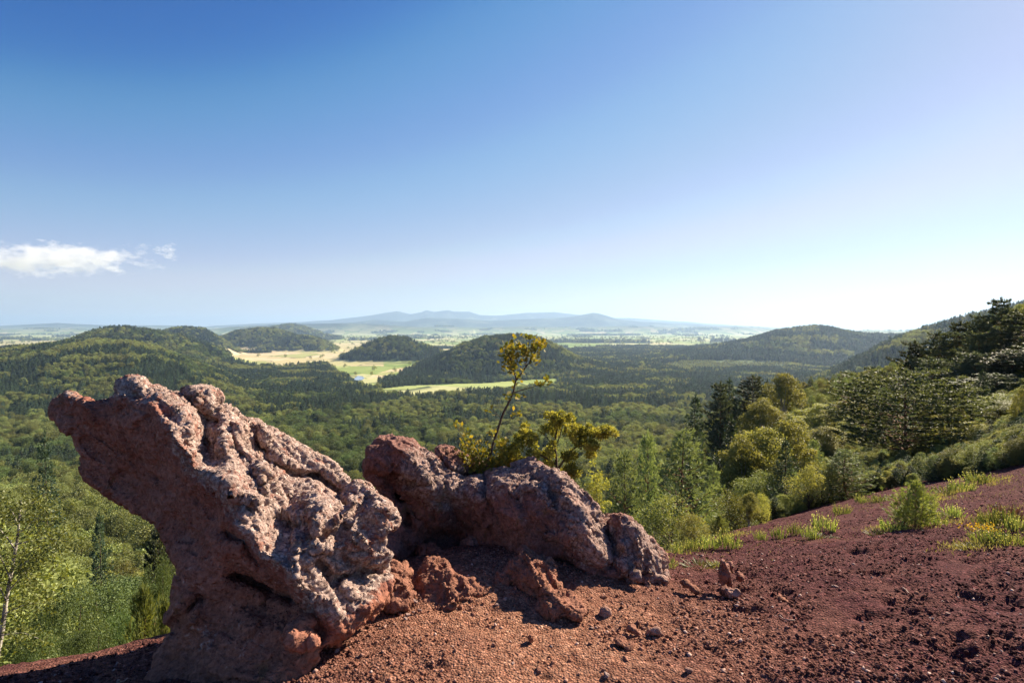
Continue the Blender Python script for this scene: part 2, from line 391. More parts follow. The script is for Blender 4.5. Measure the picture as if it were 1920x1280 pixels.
co = b.ramp(n2, [(0.28, (0.10, 0.030, 0.018)), (0.5, (0.30, 0.145, 0.092)), (0.75, (0.44, 0.25, 0.17))])
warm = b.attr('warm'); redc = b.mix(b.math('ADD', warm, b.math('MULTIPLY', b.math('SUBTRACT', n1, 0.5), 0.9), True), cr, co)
vg = b.vor(75, pos, out='Color'); vd = b.vor(75, pos)
sepv = b.new('ShaderNodeSeparateColor'); b.link(vg, sepv.inputs[0])
redc = b.mix(0.75, redc, b.ramp(sepv.outputs[0], [(0, 0.45), (0.6, 1.0), (0.93, 1.4), (1, 2.3)]), 'MULTIPLY')
soil = b.ramp(n3, [(0.3, (0.035, 0.05, 0.018)), (0.7, (0.085, 0.10, 0.035))])
soil = b.mix(1.0, soil, b.ramp(b.noise(5, 5, 0.7, pos), [(0.3, 0.5), (0.7, 1.3)]), 'MULTIPLY')
# farmland patchwork
mp = b.new('ShaderNodeMapping'); mp.inputs['Scale'].default_value = (1 / 210.0, 1 / 330.0, 0); mp.inputs['Rotation'].default_value = (0, 0, 0.5); b.link(pos, mp.inputs[0])
fc = b.new('ShaderNodeTexVoronoi', distance='CHEBYCHEV'); fc.inputs['Scale'].default_value = 1; b.link(mp.outputs[0], fc.inputs['Vector']); sp = b.new('ShaderNodeSeparateColor'); b.link(fc.outputs['Color'], sp.inputs[0])
fe = b.new('ShaderNodeTexVoronoi', feature='DISTANCE_TO_EDGE'); fe.inputs['Scale'].default_value = 1; b.link(mp.outputs[0], fe.inputs['Vector'])
fcol = b.ramp(sp.outputs[0], [(0, (0.24, 0.30, 0.09)), (0.3, (0.32, 0.37, 0.13)), (0.5, (0.18, 0.25, 0.07)), (0.65, (0.42, 0.42, 0.20)), (0.9, (0.52, 0.46, 0.26))], 'CONSTANT')
ftan = b.ramp(sp.outputs[1], [(0, (0.55, 0.44, 0.26)), (0.35, (0.48, 0.41, 0.21)), (0.6, (0.34, 0.35, 0.14)), (0.8, (0.60, 0.49, 0.30))], 'CONSTANT')
fcol = b.mix(b.attr('tan'), fcol, ftan)
fcol = b.mix(0.5, fcol, b.ramp(b.noise(1 / 60.0, 5, 0.6, pos), [(0.3, 0.7), (0.7, 1.2)]), 'MULTIPLY')
hedge = b.ramp(fe.outputs['Distance'], [(0.0, 1), (0.035, 0)])
fcol = b.mix(b.math('MULTIPLY', hedge, b.math('GREATER_THAN', b.noise(1 / 150.0, 3, 0.6, pos), 0.5)), fcol, (0.04, 0.06, 0.03))
fcol = b.mix(b.attr('young'), fcol, b.ramp(b.noise(1 / 9.0, 4, 0.7, pos), [(0.4, (0.03, 0.05, 0.02)), (0.62, (0.15, 0.19, 0.07))]))
mcol = b.ramp(b.noise(1 / 900.0, 7, 0.65, pos), [(0.46, (0.006, 0.015, 0.02)), (0.55, (0.03, 0.045, 0.035)), (0.68, (0.13, 0.15, 0.09))])
fcol = b.mix(b.attr('mountain'), fcol, mcol)
c = b.mix(b.attr('forest'), fcol, (0.022, 0.035, 0.014))
c = b.mix(b.attr('close'), c, soil)
edge = b.math('ADD', b.attr('red'), b.math('MULTIPLY', b.math('SUBTRACT', n1, 0.5), 0.8), True)
c = b.mix(b.ramp(edge, [(0.4, 0), (0.6, 1)]), c, redc)
b.link(c, b.b.inputs['Base Color']); b.b.inputs['Roughness'].default_value = 0.95; b.b.inputs['Specular IOR Level'].default_value = 0.05
fade = b.attr('close')
bh = b.math('ADD', b.math('MULTIPLY', n2, 0.6), b.math('MULTIPLY', vd, -0.5)); bh = b.math('MULTIPLY', bh, b.attr('red'))
b.link(b.bump(bh, 1.0, 0.03), b.b.inputs['Normal'])
M['ground'] = b.m
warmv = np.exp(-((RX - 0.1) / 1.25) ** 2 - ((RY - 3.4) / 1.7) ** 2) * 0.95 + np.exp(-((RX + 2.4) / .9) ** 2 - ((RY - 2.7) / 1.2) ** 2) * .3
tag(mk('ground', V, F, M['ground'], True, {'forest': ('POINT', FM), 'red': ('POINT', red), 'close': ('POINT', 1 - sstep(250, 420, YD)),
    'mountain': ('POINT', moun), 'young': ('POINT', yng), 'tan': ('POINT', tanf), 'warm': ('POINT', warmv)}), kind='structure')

# ---- pond in the valley
def poly_mesh(name, pts, mat, zoff=0):
    vs_ = np.array([P(a, c_, 150 * FPX / (c_ - HOR)) for a, c_ in pts]); zz = height(vs_[:, 0], vs_[:, 1]).max() + zoff
    vs_[:, 2] = zz; n = len(vs_); vs_ = np.vstack((vs_, vs_.mean(0)))
    f = np.array([(i, (i + 1) % n, n) for i in range(n)]); return mk(name, vs_, f, mat)
b = NB('pond_water'); b.b.inputs['Base Color'].default_value = (0.10, 0.14, 0.18, 1); b.b.inputs['Roughness'].default_value = 0.12; b.b.inputs['Specular IOR Level'].default_value = 1.0
b.b.inputs['Metallic'].default_value = 0.9; b.b.inputs['Base Color'].default_value = (0.75, 0.82, 0.9, 1)
tag(poly_mesh('water', [(664,713),(666,708),(672,705.5),(680,707),(684,710),(680,713),(672,715)], b.m, 1.0), kind='structure')
#@@PART2
# ---------------------------------------------------------------- rocks
def temp_eval(V, F, mods):
    o = mk('tmp_shape', V, F)
    for t, kw in mods:
        m = o.modifiers.new(t.lower(), t)
        for a, v in kw.items(): setattr(m, a, v)
    dg = bpy.context.evaluated_depsgraph_get(); dg.update()
    me = bpy.data.meshes.new_from_object(o.evaluated_get(dg), depsgraph=dg)
    old = o.data; bpy.data.objects.remove(o); bpy.data.meshes.remove(old); return me
def getco(me):
    a = np.empty(len(me.vertices) * 3, np.float32); me.vertices.foreach_get('co', a)
    n = np.empty(len(me.vertices) * 3, np.float32); me.vertex_normals.foreach_get('vector', n)
    return a.reshape(-1, 3).astype(float), n.reshape(-1, 3).astype(float)
def setco(me, c): me.vertices.foreach_set('co', np.ascontiguousarray(c, np.float32).ravel()); me.update()
def cellrand(p, freq, seed=0):
    q = p * freq; f = np.floor(q); fr = q - f; i = f.astype(np.int64); best = np.full(len(p), 9.0); val = np.zeros(len(p))
    for a in (-1, 0, 1):
        for b in (-1, 0, 1):
            for c in (-1, 0, 1):
                h = _hash(i[:, 0] + a, i[:, 1] + b, i[:, 2] + c, seed)
                dx = a + (h & 1023) / 1023.0 - fr[:, 0]; dy = b + ((h >> np.uint32(10)) & 1023) / 1023.0 - fr[:, 1]; dz = c + ((h >> np.uint32(20)) & 1023) / 1023.0 - fr[:, 2]
                d = dx * dx + dy * dy + dz * dz; m = d < best; best = np.where(m, d, best)
                g = _hash(i[:, 0] + a, i[:, 1] + b, i[:, 2] + c, seed + 77); val = np.where(m, g / 4294967296.0 + .5 * ((g & 255) / 255.0 - .5) * dx * 2 + .5 * (((g >> np.uint32(8)) & 255) / 255.0 - .5) * dz * 2, val)
    return val
def _md(d): return d - np.median(d) * .8
def roughen(me, big=0.04, mid=0.022, fine=0.010, pit=0.02, seed=0, fs=1.0, maskf=None, block=0.03, bed=None):
    c, n = getco(me)
    def st(c):
        if bed is None: return c
        u = np.array(bed) / np.linalg.norm(bed); return c - (c @ u)[:, None] * u * .5
    w = np.stack([fbm(c, 5, 2, seed + 50 + k) for k in range(3)], -1)
    d = fbm(st(c) + .05 * w, 2.8 * fs, 3, seed + 1, ridged=True) * big + (cellrand(st(c) + .06 * w, 4.2 * fs, seed + 9) - .5) * block + (cellrand(st(c) + .03 * w, 10 * fs, seed + 19) - .5) * block * .5
    d = _md(d) - .004; setco(me, c + n * d[:, None]); c, n = getco(me)
    w1, w2 = worley(st(c) + 0.03 * np.stack([fbm(c, 9, 2, seed + 5 + k) for k in range(3)], -1), 8.5 * fs, seed + 2)
    rm = 1.0 if maskf is None else maskf(c)
    d = (np.minimum(w1, .8) ** 1.5 - 0.35) * mid * 1.5 * rm + fbm(st(c), 12 * fs, 4, seed + 3, ridged=True, gain=.6) * mid * rm
    d = _md(d)
    setco(me, c + n * d[:, None]); c, n = getco(me)
    w1, w2 = worley(c, 27 * fs, seed + 4)
    hole = sstep(0.30, 0.05, w1) * (fbm(c, 5 * fs, 2, seed + 8) > -0.1)
    d = fbm(c, 34 * fs, 3, seed + 6, ridged=True) * fine * (0.4 + 0.7 * rm) - hole * pit * rm * 0.5
    setco(me, c + n * d[:, None])
    me.polygons.foreach_set('use_smooth', np.ones(len(me.polygons), bool)); me.update()
    return me
def rock_mat(name, base, base2, lichen=0.5, warm=(0.36, 0.15, 0.085)):
    b = NB(name); g = b.new('ShaderNodeNewGeometry'); pos = g.outputs['Position']
    n1 = b.noise(3.0, 6, 0.65, pos); n2 = b.noise(13, 8, 0.72, pos, dist=1.2); n3 = b.noise(42, 6, 0.75, pos, dist=.5)
    c = b.mix(b.ramp(n1, [(0.35, 0), (0.65, 1)]), base, base2)
    c = b.mix(b.math('MULTIPLY', b.attr('warm'), 0.85), c, warm)
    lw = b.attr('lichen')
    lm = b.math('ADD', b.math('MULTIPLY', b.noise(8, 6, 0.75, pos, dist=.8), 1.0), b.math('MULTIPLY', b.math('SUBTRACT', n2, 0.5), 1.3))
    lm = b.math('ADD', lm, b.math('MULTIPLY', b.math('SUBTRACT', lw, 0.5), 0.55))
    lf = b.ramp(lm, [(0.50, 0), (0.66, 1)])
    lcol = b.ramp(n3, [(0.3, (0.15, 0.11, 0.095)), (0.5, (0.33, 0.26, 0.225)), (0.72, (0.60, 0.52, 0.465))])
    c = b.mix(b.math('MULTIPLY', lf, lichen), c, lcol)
    # iron-rich pink crust speckles and dark pores
    c = b.mix(0.8, c, b.ramp(n2, [(0.25, 0.45), (0.5, 1.0), (0.75, 1.45)]), 'MULTIPLY')
    c = b.mix(0.8, c, b.ramp(n3, [(0.28, 0.3), (0.48, 1.0), (0.72, 1.6)]), 'MULTIPLY')
    # ochre and dark moss stains
    st = b.ramp(b.noise(4.3, 6, 0.7, pos, dist=0.8), [(0.60, 0), (0.68, 1)])
    c = b.mix(b.math('MULTIPLY', st, 0.55), c, (0.17, 0.10, 0.035))
    b.link(c, b.b.inputs['Base Color']); b.b.inputs['Roughness'].default_value = 0.92; b.b.inputs['Specular IOR Level'].default_value = 0.15
    h = b.math('ADD', b.math('MULTIPLY', n3, 0.5), b.math('MULTIPLY', n2, 0.9))
    h = b.math('ADD', h, b.math('MULTIPLY', b.ramp(b.vor(38, pos), [(0.0, 0), (0.35, 1)]), 0.8))
    b.link(b.bump(h, 0.9, 0.022), b.b.inputs['Normal'])
    return b.m
M['rock'] = rock_mat('red_volcanic_rock', (0.25, 0.098, 0.072), (0.36, 0.175, 0.135), 0.75)
M['rock2'] = rock_mat('brown_volcanic_rock', (0.165, 0.078, 0.064), (0.27, 0.14, 0.115), 0.5)
M['knob'] = rock_mat('orange_cinder_rock', (0.21, 0.092, 0.062), (0.30, 0.145, 0.098), 0.15, (0.27, 0.12, 0.08))
M['stone'] = rock_mat('grey_pink_stone', (0.26, 0.17, 0.15), (0.36, 0.26, 0.23), 0.5)

def relief(poly, ctrl, bumps, grooves, back, edge_r, step=4.0, ridges=()):
    """closed body: silhouette at its own depth, sculpted front, rounded rim, real thickness behind"""
    poly = np.array(poly, float); x0, y0 = poly.min(0) - step; x1, y1 = poly.max(0) + step
    gx = np.arange(x0, x1, step); gy = np.arange(y0, y1, step); X, Y = np.meshgrid(gx, gy); px, py = X.ravel(), Y.ravel()
    ins = inpoly(px, py, poly); dist = segdist(px, py, poly, True) * ins
    C = np.array(ctrl, float); n = len(C)
    K = np.hypot(C[:, None, 0] - C[None, :, 0], C[:, None, 1] - C[None, :, 1])
    A = np.zeros((n + 3, n + 3)); A[:n, :n] = K + np.eye(n) * -4.0; A[:n, n:] = np.c_[C[:, :2], np.ones(n)]; A[n:, :n] = A[:n, n:].T
    w = np.linalg.solve(A, np.r_[C[:, 2], 0, 0, 0])
    d = np.c_[px, py, np.ones(len(px))] @ w[n:]
    for k in range(n): d += w[k] * np.hypot(px - C[k, 0], py - C[k, 1])
    for bx, by, rx, ry, am in bumps: d -= am * np.exp(-(((px - bx) / rx) ** 2 + ((py - by) / ry) ** 2))
    for pts, wd, am in grooves: d += am * np.exp(-(segdist(px, py, pts) / wd) ** 2)
    for pts, wd, am in ridges: d -= am * np.exp(-(segdist(px, py, pts) / wd) ** 1.1)
    core = d.copy()
    e = np.clip(dist / edge_r, 0, 1); rim = (1 - np.sqrt(np.clip(1 - (1 - e) ** 2, 0, 1)))
    rw = edge_r / FPX * d
    front = d + rim * rw * 1.0
    if callable(back): th = back(px, py)
    else: th = back
    bk = np.maximum(core + th * np.sqrt(np.clip(1 - (1 - np.clip(dist / (edge_r * 2.2), 0, 1)) ** 2, 0, 1)) + 0.02, front + 0.02)
    Vf = P(px, py, front); Vb = P(px, py, bk)
    ny, nx = X.shape; idx = np.arange(nx * ny).reshape(ny, nx)
    q = np.stack((idx[:-1, :-1], idx[1:, :-1], idx[1:, 1:], idx[:-1, 1:]), -1).reshape(-1, 4)
    q = q[ins[q].all(1)]; N = nx * ny
    E = np.concatenate([q[:, [0, 1]], q[:, [1, 2]], q[:, [2, 3]], q[:, [3, 0]]])
    key = E[:, 0].astype(np.int64) * N + E[:, 1]; rkey = E[:, 1].astype(np.int64) * N + E[:, 0]
    B = E[~np.isin(key, rkey)]
    side = np.stack((B[:, 1], B[:, 0], B[:, 0] + N, B[:, 1] + N), -1)
    Fm = np.concatenate((q, q[:, ::-1] + N, side)); Vm = np.concatenate((Vf, Vb))
    used = np.unique(Fm); remap = np.full(2 * N, -1); remap[used] = np.arange(len(used))
    return Vm[used], remap[Fm]
def finish_rock(name, me, mat, lichen, warm, label, cat, group=None):
    me.name = name; me.materials.clear(); me.materials.append(mat)
    for a, v in (('lichen', lichen), ('warm', warm)):
        at = me.attributes.new(a, 'FLOAT', 'POINT'); at.data.foreach_set('value', np.ascontiguousarray(v, np.float32))
    o = bpy.data.objects.new(name, me); COL.objects.link(o); return tag(o, label, cat, group)

R1 = [(92,770),(103,752),(118,741),(135,738),(150,746),(165,748),(178,757),(192,752),(204,751),(213,742),(220,728),(232,716),(247,709),(262,711),(272,719),(279,727),(300,730),(322,735),(343,743),(352,731),(370,724),(388,726),(402,735),(410,748),(408,758),(425,768),(440,780),(455,792),(470,789),(485,790),(500,796),(520,806),(527,816),(545,825),(565,838),(585,849),(605,855),(620,865),(628,875),(640,890),(655,896),(662,910),(672,912),(690,915),(712,925),(730,936),(742,950),(752,966),(754,985),(745,1000),(737,1015),(733,1035),(728,1052),(732,1068),(735,1090),(725,1112),(720,1140),(700,1160),(680,1178),(655,1190),(640,1205),(615,1222),(600,1235),(565,1270),(540,1320),(500,1420),(250,1420),(262,1330),(280,1268),(290,1232),(300,1212),(312,1192),(320,1183),(308,1171),(304,1155),(312,1135),(322,1120),(326,1100),(328,1082),(330,1066),(320,1050),(312,1035),(305,1015),(300,996),(290,981),(270,970),(245,960),(222,945),(200,926),(175,913),(160,900),(150,880),(145,856),(135,835),(122,815),(105,801),(96,786)]
C1 = [(105,765,3.62),(150,760,3.50),(130,800,3.52),(200,770,3.48),(200,830,3.50),(250,735,3.52),(240,790,3.38),(180,890,3.56),(230,900,3.52),(250,850,3.42),
 (300,745,3.38),(310,790,3.22),(330,830,3.14),(355,868,3.08),(385,900,3.04),(320,890,3.22),(280,920,3.42),(290,960,3.40),(345,940,3.24),(360,990,3.22),
 (430,925,3.02),(400,960,3.14),(450,970,2.98),(460,1010,2.98),(495,1035,2.94),(520,1060,2.92),(555,1090,2.90),(575,1125,2.92),(600,1140,2.92),(630,1150,2.92),
 (390,1030,3.12),(345,1060,3.10),(440,1060,3.10),(480,1090,3.12),(420,1110,3.10),(350,1110,3.06),(540,1140,3.10),(500,1130,3.20),(560,1170,3.02),
 (345,1160,3.05),(400,1180,3.05),(460,1170,3.06),(520,1190,2.98),(560,1200,2.93),(600,1205,2.86),(330,1230,2.98),(380,1260,2.84),(450,1250,2.85),(500,1260,2.82),(300,1320,2.80),(400,1380,2.55),(500,1380,2.60),
 (350,760,3.44),(375,800,3.34),(345,800,3.20),(395,840,3.34),(440,835,3.36),(410,770,3.56),(370,740,3.62),(430,800,3.44),(460,870,3.24),(430,880,3.16),(500,850,3.74),(475,800,3.66),
 (510,820,3.72),(560,870,3.76),(600,880,3.82),(640,920,3.84),(490,905,3.22),(500,940,3.16),(540,960,3.20),(590,930,3.28),(560,1000,3.12),(530,1010,3.10),(600,980,3.08),(600,1040,3.00),(585,1080,2.96),
 (640,990,3.12),(650,940,3.30),(700,930,3.42),(735,970,3.40),(690,960,3.26),(720,1010,3.24),(670,1010,3.14),(700,1040,3.22),(660,1070,3.16),(625,1030,3.02),(690,1080,3.24),(720,1090,3.30),(640,1110,3.04),(690,1120,3.08),(700,1145,3.05),(650,1160,2.98),(610,1190,2.92),(640,1190,2.95)]
G1 = [([(472,800),(478,838),(500,866),(540,888),(595,893),(622,920),(645,945)], 9, 0.26),([(348,745),(372,770),(395,790),(408,792)], 8, 0.2),
 ([(375,790),(372,830),(385,855),(410,862)], 15, 0.16),([(430,800),(440,850),(470,870)], 8, 0.10),([(590,1010),(640,1000),(660,960),(690,935)], 8, 0.14),
 ([(520,975),(560,985)], 12, 0.12),([(440,1075),(470,1085),(500,1100),(540,1120)], 12, 0.2),([(600,1060),(620,1090),(670,1075),(730,1060)], 10, 0.09),([(310,1182),(350,1150),(372,1120)], 9, 0.10),([(565,1130),(585,1165),(600,1180)], 9, 0.07)]
B1 = [(245,725,28,18,0.10),(375,742,28,18,0.10),(500,805,24,14,0.05),(350,1165,30,22,0.06),(540,1180,26,22,0.08),(700,1140,16,12,0.05),(345,1150,28,25,0.05),(560,1060,20,30,0.05),(600,960,10,40,0.05),(430,900,26,24,0.05),(480,1175,30,26,0.04),(400,1200,60,40,.04)]
RG1 = [([(290,765),(301,784),(322,810),(342,840),(365,855),(399,853),(415,868)],9,.05),([(309,752),(333,772),(357,784),(354,806),(365,844)],8,.05),([(360,749),(392,779),(412,797),(422,820),(418,855)],8,.05),
 ([(444,796),(472,822),(470,844),(487,859),(508,869),(532,884),(589,891),(617,912),(620,930)],7,.06),([(431,807),(448,829),(465,850),(480,869),(491,897),(499,925)],7,.045),([(467,864),(488,885),(497,913),(507,934)],6,.04),([(476,923),(480,955)],6,.04),([(453,959),(459,974)],6,.03),([(484,972),(482,987)],5,.03),
 ([(619,930),(609,951),(596,972),(592,1008),(592,1022)],7,.05),([(554,995),(558,1018),(550,1050),(556,1081),(566,1094),(583,1121),(613,1121)],6,.05),([(661,940),(704,944),(735,961),(752,965),(731,991)],9,.04),([(630,970),(661,978),(668,1003),(701,1041),(731,1037)],7,.045),
 ([(385,880),(410,900),(430,905)],8,.03),([(444,984),(474,999),(491,1033),(524,1054),(550,1079),(566,1107)],6,.05),([(435,925),(460,935),(500,938)],5,.03),([(150,752),(170,775),(175,790)],7,.04),([(215,770),(235,745),(260,760),(290,765)],7,.035)]
G1 += [([(425,1000),(455,1012),(478,1045),(510,1072),(540,1100),(555,1125)], 10, 0.10),([(535,925),(540,945)],24,.12),([(528,976),(532,980)],5,.06),([(395,800),(392,830)],20,.12),([(682,975),(690,985)],18,.08),([(160,800),(220,850),(300,880)],5,.025),([(150,830),(230,890),(330,930)],6,.03),([(640,1040),(690,1075),(730,1070)],9,.07),([(215,905),(240,880),(300,900)],10,.04)]
Vr, Fr = relief(R1, C1, B1, G1, lambda px, py: .18 + .10 * sstep(1060, 940, py), 20, ridges=[(p_, w_, a_ * 1.5) for p_, w_, a_ in RG1])
me = temp_eval(Vr, Fr, [('REMESH', dict(mode='VOXEL', voxel_size=0.0078, use_smooth_shade=True)), ('SMOOTH', dict(factor=0.5, iterations=2))])
bnd = [(96,740),(300,742),(330,850),(380,905),(430,950),(455,1000),(500,1045),(550,1095),(590,1145),(640,1165),(760,1060),(760,880),(500,780),(400,710),(240,700),(90,730)]  # outline of the sunlit part, drives both roughness and colour
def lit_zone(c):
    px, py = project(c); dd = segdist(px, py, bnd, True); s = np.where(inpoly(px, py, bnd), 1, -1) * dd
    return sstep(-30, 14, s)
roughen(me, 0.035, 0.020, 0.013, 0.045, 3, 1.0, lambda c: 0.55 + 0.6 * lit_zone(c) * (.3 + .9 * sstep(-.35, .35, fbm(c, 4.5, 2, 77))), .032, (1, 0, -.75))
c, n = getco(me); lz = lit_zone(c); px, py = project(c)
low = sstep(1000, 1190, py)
finish_rock('rock_outcrop', me, M['rock'], 0.12 + 0.75 * lz + 0.25 * np.exp(-((px - 430) / 70) ** 2 - ((py - 1190) / 45) ** 2), np.clip(low * (1 - lz) * 0.6 + 0.35 * (1 - lz), 0, 1) * 0.8,  # light painted in: lichen paler over the sunlit zone, redder tint on shaded sides
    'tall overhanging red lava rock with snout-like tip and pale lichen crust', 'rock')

R2 = [(684,856),(686,835),(700,816),(722,810),(745,815),(775,822),(800,840),(818,855),(816,843),(822,836),(835,834),(850,842),(865,850),(880,858),(895,862),(905,875),(925,879),(955,877),(970,870),(1000,868),(1020,870),(1040,878),(1060,885),(1080,900),(1095,915),(1110,930),(1125,947),(1134,968),(1142,960),(1152,955),(1165,953),(1180,962),(1195,978),(1207,995),(1213,1010),(1225,1028),(1245,1043),(1247,1062),(1250,1085),(1250,1112),(1215,1118),(1190,1122),(1160,1112),(1125,1110),(1090,1108),(1060,1110),(1000,1112),(930,1110),(850,1110),(790,1110),(735,1085),(718,1040),(705,1020),(700,1000),(702,950),(700,905),(694,890),(688,876)]
C2 = [(690,850,4.62),(710,825,4.72),(700,870,4.60),(720,890,4.56),(745,840,4.66),(760,870,4.50),(780,890,4.44),(790,850,4.72),(820,870,4.72),(850,885,4.80),(840,850,5.0),(880,870,5.05),(905,890,4.90),
 (735,915,4.66),(770,920,4.50),(800,910,4.42),(760,960,4.5),(800,950,4.52),(830,930,4.52),(850,960,4.72),(890,920,4.62),(760,1000,4.5),(800,1000,4.75),(850,1000,4.90),(900,980,4.70),(930,930,4.50),
 (960,885,4.72),(1000,885,4.62),(950,910,4.48),(1000,930,4.30),(960,960,4.40),(1040,900,4.38),(1030,960,4.20),(990,1000,4.30),(1060,930,4.22),(1080,980,4.06),(1100,940,4.28),(1120,980,4.16),(1060,1020,4.10),(1100,1030,4.00),(1130,1030,4.02),
 (1020,1060,4.16),(1070,1085,4.05),(1120,1070,4.00),(1150,1000,4.24),(1165,970,4.22),(1180,1000,4.10),(1190,1040,4.00),(1150,1060,4.05),(1205,1040,4.02),(1180,1090,3.92),(1215,1070,3.98),(1240,1060,4.10),(1240,1100,4.02),(1220,1105,3.94),(1150,1100,3.96),
 (950,1020,4.46),(930,1060,4.5),(880,1050,4.8),(800,1050,4.9),(1000,1100,4.3),(740,1040,4.3),(850,1100,4.9)]
G2 = [([(822,862),(840,885),(870,893),(910,878)], 7, 0.12),([(745,925),(765,945),(785,965)], 5, 0.14),([(763,955),(765,990)], 4, 0.08),([(1136,968),(1140,1000),(1150,1030)], 8, 0.12),([(1150,1030),(1135,1070)], 9, 0.06),
 ([(905,880),(912,930),(935,970),(950,1000)], 8, 0.06),([(740,830),(770,838),(800,850)], 5, 0.03),([(700,880),(760,900),(800,905)], 5, 0.05),([(1215,1040),(1205,1070),(1200,1100)], 5, 0.05),([(1000,900),(1030,915),(1040,940)], 6, 0.04)]
B2 = [(735,850,35,22,0.06),(1000,955,20,30,0.04),(1175,1085,20,14,0.05),(960,980,20,18,0.04),(1075,1010,20,40,0.04)]
RG2 = [([(731,825),(744,842),(770,855),(776,877),(802,904)],8,.05),([(981,914),(995,908),(1027,927),(1034,949)],7,.05),([(1091,962),(1093,993),(1106,1015),(1126,1037),(1143,1050),(1137,1072)],8,.06),([(1192,980),(1196,1015),(1207,1046),(1198,1070),(1183,1094)],7,.05),
 ([(1040,885),(1060,930),(1085,960)],10,.04),([(850,845),(862,858),(880,862)],5,.03),([(905,880),(935,905),(960,930)],8,.03),([(900,935),(935,975),(955,985)],7,.04),([(1160,960),(1165,1000),(1175,1040)],7,.03),([(1000,960),(1020,1000),(1060,1010)],9,.03)]
G2 += [([(701,887),(740,909),(776,906),(800,905)],6,.07),([(744,922),(765,939),(782,954)],4,.16),([(764,945),(765,979)],3,.09),([(1045,1062),(1076,1076),(1128,1104)],9,.12),([(1143,1000),(1150,1050)],7,.08),([(1170,1088),(1190,1092)],8,.07),([(840,940),(870,985),(830,1000)],14,.06)]
Vr, Fr = relief(R2, C2, B2, [(p_, w_, a_ * 1.6) for p_, w_, a_ in G2], 0.40, 13, ridges=[(p_, w_, a_ * 1.6) for p_, w_, a_ in RG2])
me = temp_eval(Vr, Fr, [('REMESH', dict(mode='VOXEL', voxel_size=0.010, use_smooth_shade=True)), ('SMOOTH', dict(factor=0.5, iterations=2))])
def z2(c):
    px, py = project(c); dd = segdist(px, py, [(790,880),(830,920),(960,880),(1040,900),(1090,960),(1120,1030),(1190,1010),(1220,1090)])
    return 1 - sstep(20, 70, dd)
roughen(me, 0.045, 0.024, 0.015, 0.045, 17, 0.85, lambda c: 0.5 + 0.6 * z2(c) * (.35 + .8 * sstep(-.35, .35, fbm(c, 4.5, 2, 78))), .06, (1, 0, -.5))
c, n = getco(me); px, py = project(c)
finish_rock('rock_outcrop', me, M['rock2'], 0.15 + 0.7 * z2(c) + 0.3 * np.exp(-((px - 800) / 50) ** 2 - ((py - 910) / 30) ** 2), 0.45 * np.exp(-((px - 950) / 90) ** 2 - ((py - 1010) / 40) ** 2) + 0.5 * sstep(1060, 1110, py),
    'broad humped brown lava rock with a tilted block at its end', 'rock')

ICO = None
def ico(sub=2):
    import bmesh
    bm = bmesh.new(); bmesh.ops.create_icosphere(bm, subdivisions=sub, radius=1)
    v = np.array([q.co for q in bm.verts]); f = np.array([[q.index for q in t.verts] for t in bm.faces]); bm.free(); return v, f
IV, IF = ico(3); IV1, IF1 = ico(2)
def blob_rock(name, lobes, mat, label, cat='rock', voxel=0.011, amp=1.0, seed=0, lichen=0.2, warm=0.5, group=None, facet=0):
    """lobes: (px, py, depth, rx, ry, rz in metres, tilt)"""
    parts = []; r = np.random.default_rng(seed)
    for (px, py, d, rx, ry, rz, tl) in lobes:
        v = IV.copy()
        for _ in range(facet):
            nrm = r.normal(size=3); nrm /= np.linalg.norm(nrm); h = r.uniform(0.35, 0.7); q = v @ nrm; v = v - np.outer(np.maximum(q - h, 0), nrm)
        v = v * (rx, ry, rz); a = R(tl); v = np.c_[v[:, 0] * math.cos(a) + v[:, 2] * math.sin(a), v[:, 1], -v[:, 0] * math.sin(a) + v[:, 2] * math.cos(a)]
        parts.append((v + P(px, py, d), IF))
    V_, F_ = join(parts)
    me = temp_eval(V_, F_, [('REMESH', dict(mode='VOXEL', voxel_size=voxel, use_smooth_shade=True)), ('SMOOTH', dict(factor=0.5, iterations=2 if not facet else 1))])
    roughen(me, 0.03 * amp, 0.02 * amp, 0.008 * amp, 0.014 * amp, seed, 1.4)
    c, n = getco(me)
    return finish_rock(name, me, mat, np.full(len(c), lichen), np.full(len(c), warm), label, cat, group)
def relief_rock(name, poly, ctrl, ridges, grooves, mat, label, cat='rock', back=.3, edge=13, voxel=.006, seed=0, amp=1.0, lichen=.2, warm=.5):
    cx_, cy_ = np.mean(poly, 0); poly = [(cx_ + (a - cx_) * 1.04, cy_ + (c_ - cy_) * 1.04 - 1) for a, c_ in poly]; ctrl = [(a, c_, d_ * .95) for a, c_, d_ in ctrl]
    Vq, Fq = relief(poly, ctrl, [], grooves, back, edge, 2.5, ridges)
    me = temp_eval(Vq, Fq, [('REMESH', dict(mode='VOXEL', voxel_size=voxel, use_smooth_shade=True)), ('SMOOTH', dict(factor=0.5, iterations=2))])
    roughen(me, .03 * amp, .012 * amp, .006 * amp, .010 * amp, seed, 1.3, None, .035); c, n = getco(me)
    return finish_rock(name, me, mat, np.full(len(c), lichen), np.full(len(c), warm), label, cat)
relief_rock('red_boulder', [(722,1140),(720,1100),(724,1070),(728,1052),(745,1052),(758,1060),(766,1075),(761,1085),(769,1100),(780,1112),(772,1128),(757,1138),(735,1146)], [(740,1060,3.92),(750,1078,3.86),(738,1095,3.82),(758,1110,3.72),(740,1130,3.68),(770,1118,3.72),(760,1065,3.96)], [([(738,1052),(752,1060),(764,1074)],6,.03),([(735,1078),(752,1088),(772,1112)],6,.04)], [([(735,1074),(755,1082)],4,.03)], M['knob'], 'small two-lobed orange rock beside the foot of the overhanging rock', seed=41)
